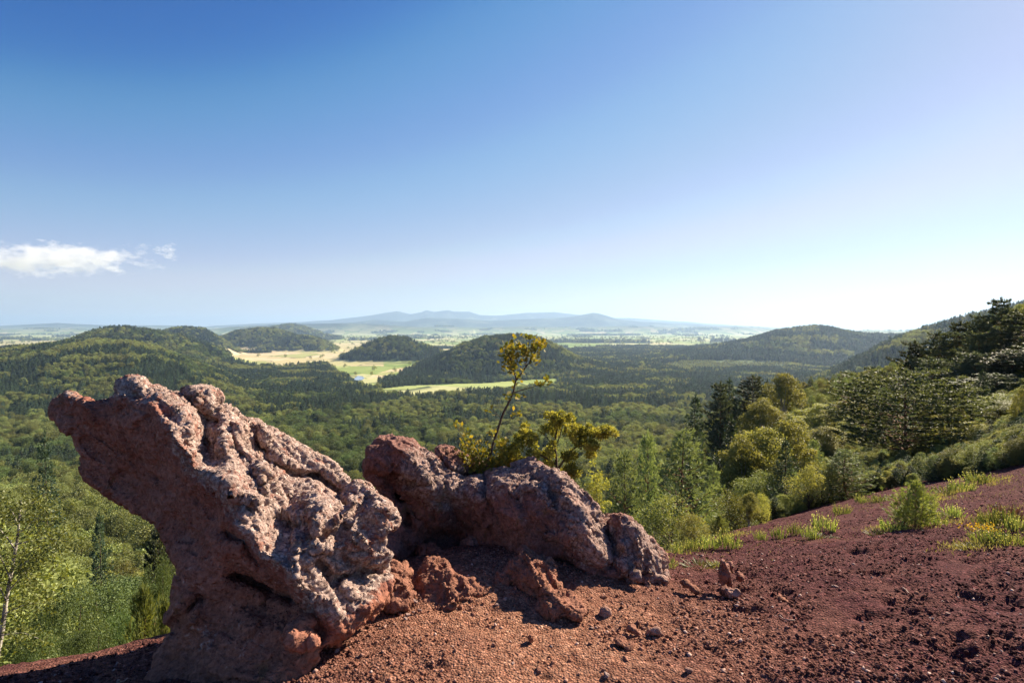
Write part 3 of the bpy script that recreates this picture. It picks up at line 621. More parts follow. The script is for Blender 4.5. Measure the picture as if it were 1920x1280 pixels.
relief_rock('red_boulder', [(786,1125),(783,1095),(795,1070),(803,1055),(820,1049),(838,1052),(846,1068),(860,1080),(880,1088),(905,1098),(920,1114),(900,1124),(870,1138),(845,1148),(815,1150),(792,1146)], [(820,1060,4.08),(800,1090,3.96),(815,1110,3.82),(840,1100,3.80),(835,1075,3.98),(870,1100,3.84),(900,1112,3.86),(820,1138,3.70),(790,1130,3.80),(865,1125,3.72)], [([(838,1054),(845,1080),(850,1110),(855,1134)],7,.05),([(868,1085),(880,1100),(884,1118)],6,.03),([(800,1092),(815,1088),(830,1092)],6,.03)], [([(860,1090),(866,1115)],5,.03)], M['knob'], 'squat crumbly orange rock with a fluted sunlit flank, between the two outcrops', seed=42, amp=1.2)
relief_rock('red_boulder', [(845,1092),(862,1068),(885,1055),(920,1048),(960,1040),(988,1042),(978,1062),(955,1078),(935,1096),(900,1102),(870,1102)], [(870,1082,4.2),(900,1065,4.32),(940,1055,4.48),(972,1048,4.5),(920,1085,4.12),(950,1070,4.3)], [([(865,1072),(890,1062),(925,1075),(930,1092)],7,.03)], [], M['knob'], 'low smooth orange mound of rock in front of the shaded hollow', seed=43, amp=.7)
relief_rock('red_boulder', [(915,1108),(945,1075),(962,1058),(978,1050),(976,1035),(984,1029),(1000,1038),(1012,1042),(1030,1050),(1042,1065),(1047,1085),(1058,1102),(1078,1122),(1100,1145),(1080,1160),(1040,1158),(1000,1148),(960,1138),(925,1124)], [(940,1100,3.98),(985,1045,4.05),(1000,1080,3.80),(1030,1060,4.02),(1042,1090,3.92),(1030,1120,3.64),(980,1115,3.86),(1075,1138,3.58),(955,1080,4.02),(1000,1135,3.70),(1010,1060,3.92)], [([(984,1034),(994,1055),(1005,1075),(1022,1098),(1040,1120),(1065,1142)],8,.06),([(1010,1048),(1030,1070),(1042,1092)],6,.03)], [([(1018,1060),(1030,1085),(1042,1105)],5,.04),([(960,1105),(1000,1118)],14,.05)], M['knob'], 'jagged orange-brown rock with a mossy crest and a ridge running down to the gravel', seed=44, amp=1.3)
blob_rock('jagged_rock', [(1361,1084,3.92,.042,.06,.125,-8),(1368,1066,4.0,.05,.05,.06,10),(1366,1112,3.76,.065,.06,.055,-15),(1388,1082,4.0,.06,.06,.035,30)], M['rock2'], 'narrow upright fin of brown rock standing in the red cinder', 'rock', voxel=.006, seed=51, amp=.45, warm=.25, facet=8)
blob_rock('rock_slab', [(815,1040,4.55,.12,.10,.05,8),(800,1030,4.6,.08,.08,.05,0)], M['knob'], 'flat brown rock slab half buried in the shaded hollow', seed=45)
blob_rock('rock_slab', [(885,1016,4.75,.09,.09,.055,0),(900,1022,4.72,.05,.06,.04,0)], M['stone'], 'pale rounded stone lying in the shaded hollow', 'stone', seed=46, amp=.6)
blob_rock('red_boulder', [(556,1190,2.86,.07,.08,.07,0),(570,1170,2.92,.05,.06,.05,0)], M['rock'], 'rounded knob at the foot of the overhanging rock with a small sunlit cap', seed=47, amp=.7)
blob_rock('red_boulder', [(588,1206,2.83,.03,.04,.045,0)], M['rock'], 'tiny upright nub beside the foot of the overhanging rock', seed=48, amp=.5, voxel=.006)
blob_rock('rock_slab', [(690,1115,3.35,.12,.10,.05,14),(668,1120,3.3,.07,.08,.06,0),(702,1146,3.18,.028,.04,.035,0)], M['rock'], 'flat purple ledge of rock with a small lit nub under the lichened bulge', seed=49, amp=.6)
blob_rock('stone', [(1371,1113,3.72,.075,.07,.05,-20)], M['stone'], 'angular pinkish stone leaning against the foot of the rock fin', 'stone', seed=52, amp=.2, voxel=.006, facet=9)
blob_rock('stone', [(1283,1092,3.93,.045,.05,.03,20),(1300,1103,3.86,.045,.04,.018,38)], M['knob'], 'thin curved sliver of rock half sunk in cinder beside the humped outcrop', 'stone', seed=53, amp=.4, voxel=.007)
blob_rock('stone', [(1464,1122,3.65,.055,.06,.028,18)], M['knob'], 'flat pale-edged stone half sunk in open cinder on its own', 'stone', seed=54, amp=.35, voxel=.007, facet=5)
blob_rock('stone', [(1134,1153,3.42,.034,.04,.038,0)], M['stone'], 'small upright grey-pink stone in front of the humped outcrop', 'stone', seed=55, amp=.25, voxel=.005, facet=7)
blob_rock('stone', [(1222,1182,3.2,.05,.05,.034,0)], M['stone'], 'grey angular stone with a smaller red cinder clod beside it', 'stone', seed=56, amp=.3, voxel=.006, facet=7)
blob_rock('cinder_clod', [(1187,1178,3.22,.04,.05,.035,0)], M['knob'], 'dark red cinder clod next to the grey angular stone', 'stone', seed=57, amp=.4, voxel=.005, facet=9)
blob_rock('cinder_clod', [(1160,1202,3.05,.05,.05,.028,0),(1180,1210,3.03,.04,.05,.02,0)], M['knob'], 'crumbled heap of red cinder just in front of the grey stone', 'stone', seed=58, amp=.5, voxel=.005, facet=9)
blob_rock('cinder_clod', [(1100,1113,3.75,.05,.05,.03,0)], M['knob'], 'dark cinder clod under the edge of the humped outcrop', 'stone', seed=59, amp=.5, voxel=.005, facet=9)
blob_rock('cinder_clod', [(995,1193,3.1,.035,.04,.022,0)], M['knob'], 'dark red clod alone on the orange dusty ground', 'stone', seed=60, amp=.4, voxel=.005, facet=9)
blob_rock('stone', [(1291,1258,2.76,.018,.02,.01,10)], M['stone'], 'tiny pale stone chip near the camera in the middle of the cinder', 'stone', seed=61, amp=.15, voxel=.004, facet=6)
blob_rock('stone', [(1330,1205,3.02,.012,.02,.007,10)], M['stone'], 'tiny pale flake on the cinder past the pale stone chip', 'stone', seed=62, amp=.1, voxel=.003, facet=6)

# ---- loose cinder gravel lying on the slope: far more pieces than anyone could count
def gravel(name, n, dmin, dmax, smin, smax, mat, seed, label):
    r = np.random.default_rng(seed); u = r.uniform(-1.0, 1.05, n); d = dmin * (dmax / dmin) ** r.random(n)
    x = u * d; y = d; s = smin * (smax / smin) ** (r.random(n) ** 2.2)
    px = 960 + u * FPX
    keep = d < np.interp(px, [0, 300, 900, 1100, 1300, 1400, 1550, 1700, 1900], [3.1, 3.6, 4.6, 5.3, 9, 12, 14, 16, 16]); keep &= fbm(np.stack((x, y, 0 * x), -1), 2.4, 3, 91) + r.uniform(-.25, .25, len(x)) > -.02 - .25 * (x > 1); x, y, s = x[keep], y[keep], s[keep]; n = len(x)
    z = gz(x, y)
    O = np.array([[1,0,0],[0,1,0],[-1,0,0],[0,-1,0],[0,0,1],[0,0,-1]], float)
    OF = np.array([[0,1,4],[1,2,4],[2,3,4],[3,0,4],[1,0,5],[2,1,5],[3,2,5],[0,3,5]])
    v = O[None] * r.uniform(0.55, 1.25, (n, 6, 1)) + r.normal(0, .18, (n, 6, 3)); a = r.uniform(0, 6.28, n); ca, sa = np.cos(a)[:, None], np.sin(a)[:, None]
    v = np.stack((v[..., 0] * ca - v[..., 1] * sa, v[..., 0] * sa + v[..., 1] * ca, v[..., 2] * 0.75), -1) * s[:, None, None] * .5
    v += np.stack((x, y, z + s * 0.12), -1)[:, None]
    f = (OF[None] + np.arange(n)[:, None, None] * 6).reshape(-1, 3)
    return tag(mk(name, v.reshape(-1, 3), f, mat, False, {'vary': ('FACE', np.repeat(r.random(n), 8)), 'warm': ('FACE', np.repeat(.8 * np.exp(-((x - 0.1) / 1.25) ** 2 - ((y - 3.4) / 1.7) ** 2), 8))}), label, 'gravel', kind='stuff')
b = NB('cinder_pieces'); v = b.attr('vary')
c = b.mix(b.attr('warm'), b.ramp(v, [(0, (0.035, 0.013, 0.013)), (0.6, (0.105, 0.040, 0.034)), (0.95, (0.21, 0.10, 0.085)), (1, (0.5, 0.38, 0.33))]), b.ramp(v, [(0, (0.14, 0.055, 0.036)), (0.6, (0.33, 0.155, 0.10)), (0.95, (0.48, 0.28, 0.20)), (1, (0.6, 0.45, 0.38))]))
b.link(c, b.b.inputs['Base Color']); b.b.inputs['Roughness'].default_value = .95; b.b.inputs['Specular IOR Level'].default_value = .1; M['cinder'] = b.m
gravel('cinder_gravel', 150000, 2.1, 16, 0.006, 0.032, M['cinder'], 5, 'loose red and purple cinder gravel covering the trodden slope')

# stones of a few centimetres scattered on the slope and round the outcrops
def stone_mesh(seed):
    r = np.random.default_rng(seed); v = IV1.copy()
    for _ in range(11):
        q = r.normal(size=3); q /= np.linalg.norm(q); h = r.uniform(.35, .8); t = v @ q; v = v - np.outer(np.maximum(t - h, 0), q)
    v = v * (1, r.uniform(.6, .9), r.uniform(.45, .7)); me = mk('stone', v, IF1, M['knob'] if seed % 3 else M['stone'], False, {'lichen': ('POINT', np.full(len(v), .2)), 'warm': ('POINT', np.full(len(v), .35 if seed % 3 else .1))}, link=False); return me
SM = [stone_mesh(500 + i) for i in range(6)]; r = np.random.default_rng(77)
spots = [(px_, py_, s_) for px_, py_, s_ in zip(r.uniform(480, 1900, 60), r.uniform(1090, 1275, 60), .008 + .018 * r.random(60) ** 2.5)]
spots += [(a + r.normal(0, 26), c_ + r.normal(0, 9), r.uniform(.010, .030)) for a, c_ in [(640,1215),(700,1165),(780,1150),(860,1145),(930,1130),(1060,1150),(1100,1120),(1160,1112),(1230,1118),(1290,1105),(1380,1135),(1200,1190)] for _ in range(5)]
for px_, py_, s_ in spots:
    if inpoly(np.array([px_]), np.array([py_]), R1)[0] or inpoly(np.array([px_]), np.array([py_]), R2)[0]: continue
    d = 1.72 * FPX / (py_ - HOR); x = (px_ - 960) / FPX * d; z = float(gz(x, d)[0]); o = bpy.data.objects.new('stone', SM[int(r.integers(6))]); COL.objects.link(o)
    o.location = (x, d, z + s_ * .15); o.scale = (s_,) * 3; o.rotation_euler = (r.uniform(-.4, .4), r.uniform(-.4, .4), r.uniform(0, 6.3)); tag(o, ('pale' if o.data.materials[0] == M['stone'] else 'rust-red') + ' ' + ('pebble' if s_ < .016 else 'fist-sized stone' if s_ > .025 else 'small stone') + ' ' + next(t for l_, t in [(700, 'at the foot of the overhanging rock'), (900, 'in front of the squat crumbly boulder'), (1080, 'below the jagged mossy boulder'), (1260, 'in front of the end of the humped rock'), (1420, 'round the upright rock fin'), (1650, 'on open cinder past the rock fin'), (9999, 'on open cinder towards the frame edge')] if px_ < l_) + (', near the bottom of the photo' if py_ > 1215 else ', further up' if py_ < 1140 else ''), 'stone', 'small loose stones on the cinder slope')
# ---------------------------------------------------------------- vegetation builders
def unit(v): return v / np.maximum(np.linalg.norm(v, axis=-1, keepdims=True), 1e-9)
def cards(C, A, L, W, r, S=None):
    """leaf-shaped faces: base C, axis A, length L, width W"""
    n = len(C); A = unit(A)
    if S is None: S = unit(np.cross(A, r.normal(size=(n, 3))))
    L = np.broadcast_to(np.asarray(L, float), (n,))[:, None]; W = np.broadcast_to(np.asarray(W, float), (n,))[:, None]
    V = np.stack((C, C + A * L * .55 + S * W * .5, C + A * L, C + A * L * .55 - S * W * .5), 1).reshape(-1, 3)
    return V, np.arange(4 * n).reshape(n, 4)
def tube(pts, rad, k=6):
    pts = np.asarray(pts, float); rad = np.asarray(rad, float); n = len(pts)
    T = unit(np.gradient(pts, axis=0)); ref = np.array([0.3, 0.9, 0.1]); A = unit(np.cross(T, ref)); B = np.cross(T, A)
    a = np.arange(k) / k * 2 * np.pi
    V = (pts[:, None] + rad[:, None, None] * (np.cos(a)[None, :, None] * A[:, None] + np.sin(a)[None, :, None] * B[:, None])).reshape(-1, 3)
    i, j = np.meshgrid(np.arange(n - 1), np.arange(k), indexing='ij'); j2 = (j + 1) % k
    F = np.stack((i * k + j, i * k + j2, (i + 1) * k + j2, (i + 1) * k + j), -1).reshape(-1, 4)
    return V, F
def wavy(a, b_, n, amp, r):
    t = np.linspace(0, 1, n)[:, None]; p = np.asarray(a) * (1 - t) + np.asarray(b_) * t
    w = np.cumsum(r.normal(0, amp, (n, 3)), 0); w -= w[:1]; w -= t * w[-1:]; return p + w
def broad_proto(seed, nl, nleaf, ls, w=0.8, t0=0.18, top=1.0, lob=0.2, droop=0.0, col=False):
    r = np.random.default_rng(seed); cz = (t0 + 1) / 2; hz = (1 - t0) / 2
    c = []
    while len(c) < nl:
        p = r.uniform(-1, 1, 3)
        if (p ** 2).sum() < 1:
            if col: p[:2] *= 0.7
            sh = 1 - 0.35 * max(p[2], 0) * top
            c.append((p[0] * w / 2 * .78 * sh, p[1] * w / 2 * .78 * sh, cz + p[2] * hz * .82))
    c = np.array(c); R_ = lob * r.uniform(.65, 1.2, nl) * w
    k = r.integers(0, nl, nleaf * 3); dr = unit(r.normal(size=(nleaf * 3, 3)) + (0, 0, .25)); q = c[k] + dr * (R_[k] * (r.uniform(.66, 1.14, len(k)) + .45 * (r.random(len(k)) < .12)) * (1 + .5 * vnoise(np.c_[c[k] + dr * .3] * 9, seed)))[:, None] * (1, 1, .85)
    D = np.linalg.norm(q[:, None] - c[None], axis=-1) / R_[None]; D[np.arange(len(k)), k] = 9
    ok = (D.min(1) > .8) & (q[:, 2] > t0 * .5); q = q[ok][:nleaf]; dr = dr[ok][:nleaf]; k = k[ok][:nleaf]
    ax = unit(dr * .5 + r.normal(size=dr.shape) * .7 + (0, 0, -droop))
    V, F = cards(q, ax, ls * r.uniform(.6, 1.4, len(q)), ls * r.uniform(.45, .85, len(q)), r)
    vary = np.clip(.5 * r.random(nl)[k] + .5 * r.random(len(q)), 0, 1)
    parts = [tube(wavy((0, 0, -.04), (r.normal(0, .02), r.normal(0, .02), t0 + .45), 6, .008, r), np.linspace(.022, .008, 6))]
    for i in range(min(nl, 9)): parts.append(tube(wavy((0, 0, t0 * .8 + .03 * i), c[i], 5, .012, r), np.linspace(.010, .003, 5), 4))
    return (V, F, vary), join(parts)
def conifer_proto(seed, wh, nb, per, ls, lw, rb=0.24, pw=0.8, t0=0.05, rise=-0.15, up=0.1, blades=5, irregular=.25, flat=False, shape='cone'):
    r = np.random.default_rng(seed); C, A, G = [], [], []; br = []
    for k in range(wh):
        t = (k + r.uniform(-.3, .3)) / wh; t = min(max(t, 0), .985); z = t0 + (1 - t0) * t
        if shape == 'cone': Rb = rb * (1 - t) ** pw + .012
        elif shape == 'dome': Rb = rb * math.sqrt(max(1 - ((t - .38) / .64) ** 2, .02))
        else: Rb = rb * (.4 + .6 * math.sin(math.pi * min(t * 1.1 + .1, 1))) 
        a0 = r.uniform(0, 6.28)
        for j in range(nb):
            a = a0 + j * 6.283 / nb + r.normal(0, .25); L = Rb * r.uniform(1 - irregular * 1.3, 1 + irregular)
            m = max(int(per * L / rb + 2), 2); s = np.sqrt(r.uniform(.04, 1, m)); o = np.array([math.cos(a), math.sin(a), 0]); sd = np.array([-o[1], o[0], 0])
            lat = r.uniform(-1, 1, m) * L * .42 * (1.05 - s) * 1.2
            p = o * (L * s)[:, None] + sd * lat[:, None]; p[:, 2] += z + rise * L * s + up * L * s ** 2 + r.normal(0, .012, m) * (0.3 if flat else 1)
            C.append(p); A.append(unit(o * .8 + sd * np.sign(lat)[:, None] * .5 + np.array([0, 0, up * 1.2 + rise * .3]))); G.append(np.full(m, r.random()))
            if k < wh * .8 and j % 2 == 0: br.append(tube([(0, 0, z), o * L * .5 + (0, 0, z + rise * L * .5 + up * L * .25), o * L * .92 + (0, 0, z + rise * L * .92 + up * L * .85)], [.007 * (1.1 - t), .004, .0015], 3))
    C = np.concatenate(C); A = np.concatenate(A); G = np.concatenate(G)
    C = np.concatenate((C, np.stack((np.zeros(6), np.zeros(6), np.linspace(.94, 1.0, 6)), -1))); A = np.concatenate((A, np.tile([[0, 0, 1.]], (6, 1)))); G = np.r_[G, np.ones(6) * .7]
    Cb = np.repeat(C, blades, 0); Ab = unit(np.repeat(A, blades, 0) + r.normal(0, .55, (len(Cb), 3)) * ((1, 1, .45) if flat else (1, 1, .9)))
    V, F = cards(Cb, Ab, ls * r.uniform(.6, 1.3, len(Cb)), lw * r.uniform(.7, 1.3, len(Cb)), r)
    vary = np.clip(np.repeat(.5 * G, blades) + .5 * r.random(len(Cb)), 0, 1)
    parts = [tube(wavy((0, 0, -.05), (0, 0, .95), 8, .004, r), np.linspace(.018, .003, 8))] + br[:60]
    return (V, F, vary), join(parts)
PROTO = {}
def proto(key, data, leafm, barkm, name):
    (V, F, vary), (TV, TF) = data
    cm = mk('crown', V, F, M[leafm], False, {'vary': ('FACE', vary)}, link=False); tm = mk('trunk', TV, TF, M[barkm], True, link=False)
    PROTO[key] = (name, cm, tm)
def plant_tree(key, x, y, h, wscale=1.0, z=None, rz=None, label=None, cat='tree', group=None, sink=.02, parts=True):
    name, cm, tm = PROTO[key]
    if cat == 'shrub' and name == 'broadleaf_tree': name = 'leafy_shrub'
    if cat == 'shrub' and name == 'birch_tree': name = 'birch_bush'
    z = float(height([x], [y])[0]) if z is None else z
    e = empty(name, (x, y, z - sink * h), random.uniform(0, 6.28) if rz is None else rz, (h * wscale, h * wscale, h))
    c = bpy.data.objects.new('crown', cm); COL.objects.link(c); c.parent = e
    if parts: t = bpy.data.objects.new('trunk', tm); COL.objects.link(t); t.parent = e
    return tag(e, label, cat, group)
def tree_px(key, px, pyb, pyt, d, wpx, label, cat='tree', group=None, base_from='ground', rz=None):
    """tree whose top reaches photo row pyt at depth d; footing on the ground there"""
    name, cm, tm = PROTO[key]
    x, y = (px - 960) / FPX * d, d; zg = float(gz(x, y)[0]); zt = float(P(px, pyt, d)[2]); h = max(zt - zg, .15)
    v = PROTO[key + '#w'] if key + '#w' in PROTO else None
    if v is None:
        a = np.empty(len(cm.vertices) * 3, np.float32); cm.vertices.foreach_get('co', a); a = a.reshape(-1, 3); v = float(np.percentile(a[:, 0], 98.5) - np.percentile(a[:, 0], 1.5)); PROTO[key + '#w'] = v
    ws = (wpx / FPX * d) / (v * h)
    return plant_tree(key, x, y, h, ws, zg, rz, label, cat, group, sink=0.01)
for i in range(3):
    proto('bN%d' % i, broad_proto(100 + i, 48, 17000, .018, w=.85, t0=.06, lob=.105), 'broad', 'bark', 'broadleaf_tree')
    proto('bM%d' % i, broad_proto(110 + i, 20, 4200, .034, w=.84, t0=.12, lob=.145), 'broad', 'bark', 'broadleaf_tree')
    proto('bF%d' % i, broad_proto(120 + i, 8, 420, .10, w=.9, t0=.08, lob=.22), 'broad', 'bark', 'broadleaf_tree')
    for q_, m_ in (('c', 'broadD'), ('d', 'broadY')):
        proto(q_ + 'M%d' % i, broad_proto((210 if q_ == 'c' else 220) + i, 16 + 5 * i, 4200, .034, w=.78 + .08 * i, t0=.12, lob=.15), m_, 'bark', 'broadleaf_tree')
        proto(q_ + 'F%d' % i, broad_proto((230 if q_ == 'c' else 240) + i, 8, 420, .10, w=.9, t0=.08, lob=.22), m_, 'bark', 'broadleaf_tree')
    proto('lM%d' % i, broad_proto(130 + i, 60, 15000, .016, w=.62, t0=.06, lob=.085, droop=.6, top=1.9), 'light', 'birchbark', 'birch_tree')
    proto('sN%d' % i, conifer_proto(140 + i, 22, 7, 11, .036, .009, rb=.24, rise=-.2, up=.2, irregular=.5, blades=6), 'spruce', 'bark', 'spruce_tree')
    proto('sM%d' % i, conifer_proto(150 + i, 18, 6, 5, .065, .022, rb=.2, rise=-.25, up=.1, blades=3), 'spruce', 'bark', 'spruce_tree')
    proto('sF%d' % i, conifer_proto(160 + i, 9, 5, 2, .12, .06, rb=.17, rise=-.25, up=.05, blades=3), 'spruce', 'bark', 'spruce_tree')
    proto('yP%d' % i, conifer_proto(170 + i, 20, 7, 9, .042, .0065, rb=.27, pw=.7, rise=.05, up=.55, blades=8, irregular=.35), 'pine', 'pinebark', 'pine_tree')
    proto('dP%d' % i, conifer_proto(180 + i, 17, 8, 15, .050, .011, rb=.36, t0=.14, rise=.1, up=.15, blades=10, irregular=.5, flat=True, shape='oval'), 'darkpine', 'pinebark', 'pine_tree')
for i in range(2): proto('bX%d' % i, broad_proto(197 + i, 70, 42000, .0100, w=.9, t0=.04, lob=.095), 'broadD', 'bark', 'broadleaf_tree')
proto('bigP', conifer_proto(190, 15, 14, 17, .034, .0085, rb=.62, t0=.14, rise=.10, up=.10, flat=True, blades=17, irregular=.2, shape='dome'), 'pine', 'pinebark', 'pine_tree')
proto('sap', conifer_proto(191, 14, 7, 12, .075, .010, rb=.36, pw=1.05, t0=.03, rise=.5, up=.9, blades=8, irregular=.45), 'youngpine', 'pinebark', 'pine_sapling')
proto('shrubB', broad_proto(192, 18, 5000, .030, w=1.1, t0=.02, lob=.15), 'broad', 'bark', 'shrub')
proto('shrubL', broad_proto(193, 20, 5000, .032, w=1.2, t0=.02, lob=.14), 'light', 'bark', 'shrub')

# ---------------------------------------------------------------- forests
def sample(y0, y1, dens, seed, u0=-1.12, u1=1.2):
    r = np.random.default_rng(seed); A = (u1 - u0) * (y1 * y1 - y0 * y0) / 2; n = int(A * dens)
    y = np.sqrt(r.uniform(y0 * y0, y1 * y1, n)); x = r.uniform(u0, u1, n) * y; return x, y, r
def forest_pts(y0, y1, dens, seed, hmin, hmax):
    x, y, r = sample(y0, y1, dens, seed); z, h, far, px, yd = height(x, y, True)
    ppx, ppy = project(np.stack((x, y, z), -1)); m = forest_mask(x, y, z, h, px, yd, ppx, ppy)
    m &= ~((px > 1075) & (y < 265)); m &= ~((px > 900) & (y < 24)); m &= (y > np.interp(px, [0, 300, 800], [17, 20, 22]))
    m &= ~((ppx > 655) & (ppx < 692) & (ppy > 703) & (ppy < 722))
    x, y, z, h, px = x[m], y[m], z[m], h[m], px[m]; ppy = ppy[m]
    P3 = np.stack((x, y, 0 * x), -1); nz = fbm(P3, 1 / 110.0, 3, 61) + .5 * fbm(P3, 1 / 30.0, 2, 62)
    pc = np.interp(y, [0, 300, 800, 1100, 2500, 5000], [.16, .16, .36, .62, .6, .6]) + np.where(px > 1000, .2, 0) - np.where((h > 30), .2, 0) - np.where((px > 1150) & (px < 1350) & (y > 500) & (y < 900), .55, 0) - np.where((px < 700) & (y < 600), .02, 0)
    thin = (fbm(P3, 1 / 26.0, 2, 65) < -.34) & (y < 1200); x, y, z, h, px, ppy, nz, pc, P3 = [q[~thin] for q in (x, y, z, h, px, ppy, nz, pc, P3)]
    con = nz * 1.25 + pc > .5
    s = (hmin + (hmax - hmin) * r.random(len(x)) ** .8) * np.where(con, 1.15, 1.0) * (1 + .25 * fbm(P3, 1 / 45.0, 2, 63))
    yg = inpoly(*project(np.stack((x, y, z), -1)), FIELDS[5][0]); s = np.where(yg, s * .35, s)
    return x, y, z, s, con, r.uniform(0, 6.28, len(x))
bands = [forest_pts(16, 130, 1 / 34.0, 201, 5.5, 10), forest_pts(130, 480, 1 / 58.0, 202, 6.5, 13.5), forest_pts(480, 1150, 1 / 85.0, 203, 7, 15)]
X_, Y_, Z_, S_, CN, RT = [np.concatenate(k) for k in zip(*bands)]
# light patches of clearing let the ground of the wood show between the crowns
tops = np.stack((X_, Y_, Z_ + S_ * .8), -1); tpx, tpy = project(tops)
vis = (tpx > -25) & (tpx < 1945) & (tpy > 560) & (tpy < 1300) & ~inpoly(tpx, tpy, R1) & ~inpoly(tpx, tpy, R2) & ~((tpx > 300) & (tpx < 1250) & (tpy > 960)) & ~((tpx > 1150) & (tpy > 820)) & ~((tpx > 1350) & (tpy > 740))
size = S_ / Y_ * vis
indiv = np.zeros(len(X_), bool)
for con in (False, True):
    idx = np.where((CN == con) & vis)[0]; idx = idx[np.argsort(-size[idx])][:290 if con else 292]; indiv[idx] = True
gB = 'broadleaf trees in the wood on the slope below'; gS = 'spruces in the wood on the slope below'
def hue(x, y): n_ = fbm(np.stack((x, y, 0 * x), -1), 1 / 130.0, 3, 66) + .5 * fbm(np.stack((x, y, 0 * x), -1), 1 / 28.0, 2, 67); return np.where(n_ < -.13, 1, np.where(n_ > .22, 2, 0))
def hue_key(x, y, suf): return 'bcd'[int(hue(np.array([x]), np.array([y]))[0])] + suf
srcs = {'b': {}, 's': {}}
ZN = [(70, 'by the frame edge'), (150, 'just outside the tip of the overhanging rock'), (330, 'seen under the belly of the overhanging rock'), (520, 'above the back of the overhanging rock'), (660, 'above the lower shoulder of the overhanging rock'), (740, 'in the gap between the two outcrops'), (850, 'beyond the tilted block of the humped rock'), (960, 'behind the thin crooked shrub'), (1080, 'beyond the golden juniper'), (1200, 'beyond the small end block of the humped rock'), (1330, 'past the foot of the ridge scrub'), (9999, 'beyond the pines of the crater slope')]
def zone_label(con, key, a, c_, s, near):
    zn = next(t for lim_, t in ZN if a < lim_); size = 'tall' if s > 11 else 'low' if s < 8.5 else 'middling'
    row = 'in the nearest rows' if c_ > 880 else 'in the middle rows' if c_ > 810 else 'far down in the wood'
    return '%s %s %s, %s' % (size, 'dark spruce' if con else 'pale drooping birch' if key[0] == 'l' else 'leafy tree', zn, row)
for k in np.where(indiv)[0]:
    con = CN[k]; near = Y_[k] < 90; v = int(RT[k] * 97) % 3
    key = ('sN%d' if near else 'sM%d') % v if con else (('lM%d' % v if int(RT[k] * 31) % 4 == 0 else 'bX%d' % (v % 2) if Y_[k] < 60 else 'bN%d' % v) if near else hue_key(X_[k], Y_[k], 'M') + '%d' % v)
    lab = ('dark spruce standing among leafy crowns in the wood below the outcrops' if con else 'pale drooping birch crown in the steep wood below the overhanging rock' if key[0] == 'l' else 'leafy green tree in the steep wood below the overhanging rock' if near else 'rounded leafy tree crown in the wood beyond the outcrops')
    lab = zone_label(con, key, tpx[k], tpy[k], S_[k], near)
    o = plant_tree(key, X_[k], Y_[k], S_[k], 1.0 + .25 * math.sin(RT[k] * 5), Z_[k], RT[k], lab, 'tree', gS if con else gB + (' (birches)' if key[0] == 'l' else ''))
    srcs['s' if con else 'b'].setdefault(key, o.children[0])
bpy.context.view_layer.update()
def gn_forest(name, x, y, z, s, rot, ws, sources, label, kinds=None):
    n = len(x); me = bpy.data.meshes.new(name); me.vertices.add(n)
    me.vertices.foreach_set('co', np.ascontiguousarray(np.stack((x, y, z - .02 * s), -1), np.float32).ravel())
    a = me.attributes.new('tree_size', 'FLOAT_VECTOR', 'POINT'); a.data.foreach_set('vector', np.ascontiguousarray(np.stack((s * ws, s * ws, s), -1), np.float32).ravel())
    a = me.attributes.new('tree_turn', 'FLOAT_VECTOR', 'POINT'); a.data.foreach_set('vector', np.ascontiguousarray(np.stack((0 * rot, 0 * rot, rot), -1), np.float32).ravel())
    a = me.attributes.new('tree_kind', 'INT', 'POINT'); a.data.foreach_set('value', ((np.arange(n) * 7919 % len(sources)) if kinds is None else kinds).astype(np.int32))
    o = bpy.data.objects.new(name, me); COL.objects.link(o)
    g = bpy.data.node_groups.new(name, 'GeometryNodeTree'); g.interface.new_socket('Geometry', in_out='INPUT', socket_type='NodeSocketGeometry'); g.interface.new_socket('Geometry', in_out='OUTPUT', socket_type='NodeSocketGeometry')
    gi = g.nodes.new('NodeGroupInput'); go = g.nodes.new('NodeGroupOutput'); ip = g.nodes.new('GeometryNodeInstanceOnPoints'); jn = g.nodes.new('GeometryNodeJoinGeometry')
    for so in sources:
        oi = g.nodes.new('GeometryNodeObjectInfo'); oi.inputs['Object'].default_value = so; oi.inputs['As Instance'].default_value = True; oi.transform_space = 'ORIGINAL'
        g.links.new(oi.outputs['Geometry'], jn.inputs[0])
    def na(nm, t):
        q = g.nodes.new('GeometryNodeInputNamedAttribute'); q.data_type = t; q.inputs['Name'].default_value = nm; return q.outputs[0]
    g.links.new(gi.outputs[0], ip.inputs['Points']); g.links.new(jn.outputs[0], ip.inputs['Instance']); ip.inputs['Pick Instance'].default_value = True
    g.links.new(na('tree_kind', 'INT'), ip.inputs['Instance Index']); g.links.new(na('tree_size', 'FLOAT_VECTOR'), ip.inputs['Scale'])
    g.links.new(na('tree_turn', 'FLOAT_VECTOR'), ip.inputs['Rotation']); g.links.new(ip.outputs[0], go.inputs[0])
    m = o.modifiers.new('trees', 'NODES'); m.node_group = g
    return tag(o, label, 'forest', kind='stuff')
rest = ~indiv; nearB = rest & ~CN; nearC = rest & CN
def keep_src(d, pre): return [o for k, o in d.items() if k.startswith(pre)]
bs = [(keep_src(srcs['b'], q + 'M') * 3)[:3] for q in 'bcd']; bs = sum(bs, []); ss = keep_src(srcs['s'], 'sM') or keep_src(srcs['s'], 'sN')
bnear = keep_src(srcs['b'], 'bN') or bs
m = nearB & (Y_ > 90); gn_forest('broadleaf_forest', X_[m], Y_[m], Z_[m], S_[m], RT[m], 1.15, bs, 'dense leafy forest filling the valley below the outcrops', hue(X_[m], Y_[m]) * 3 + np.arange(m.sum()) % 3)
m = nearB & (Y_ <= 90)
if m.any(): gn_forest('broadleaf_forest', X_[m], Y_[m], Z_[m], S_[m], RT[m], 1.1, bnear, 'leafy thicket on the steep slope right behind the outcrops')
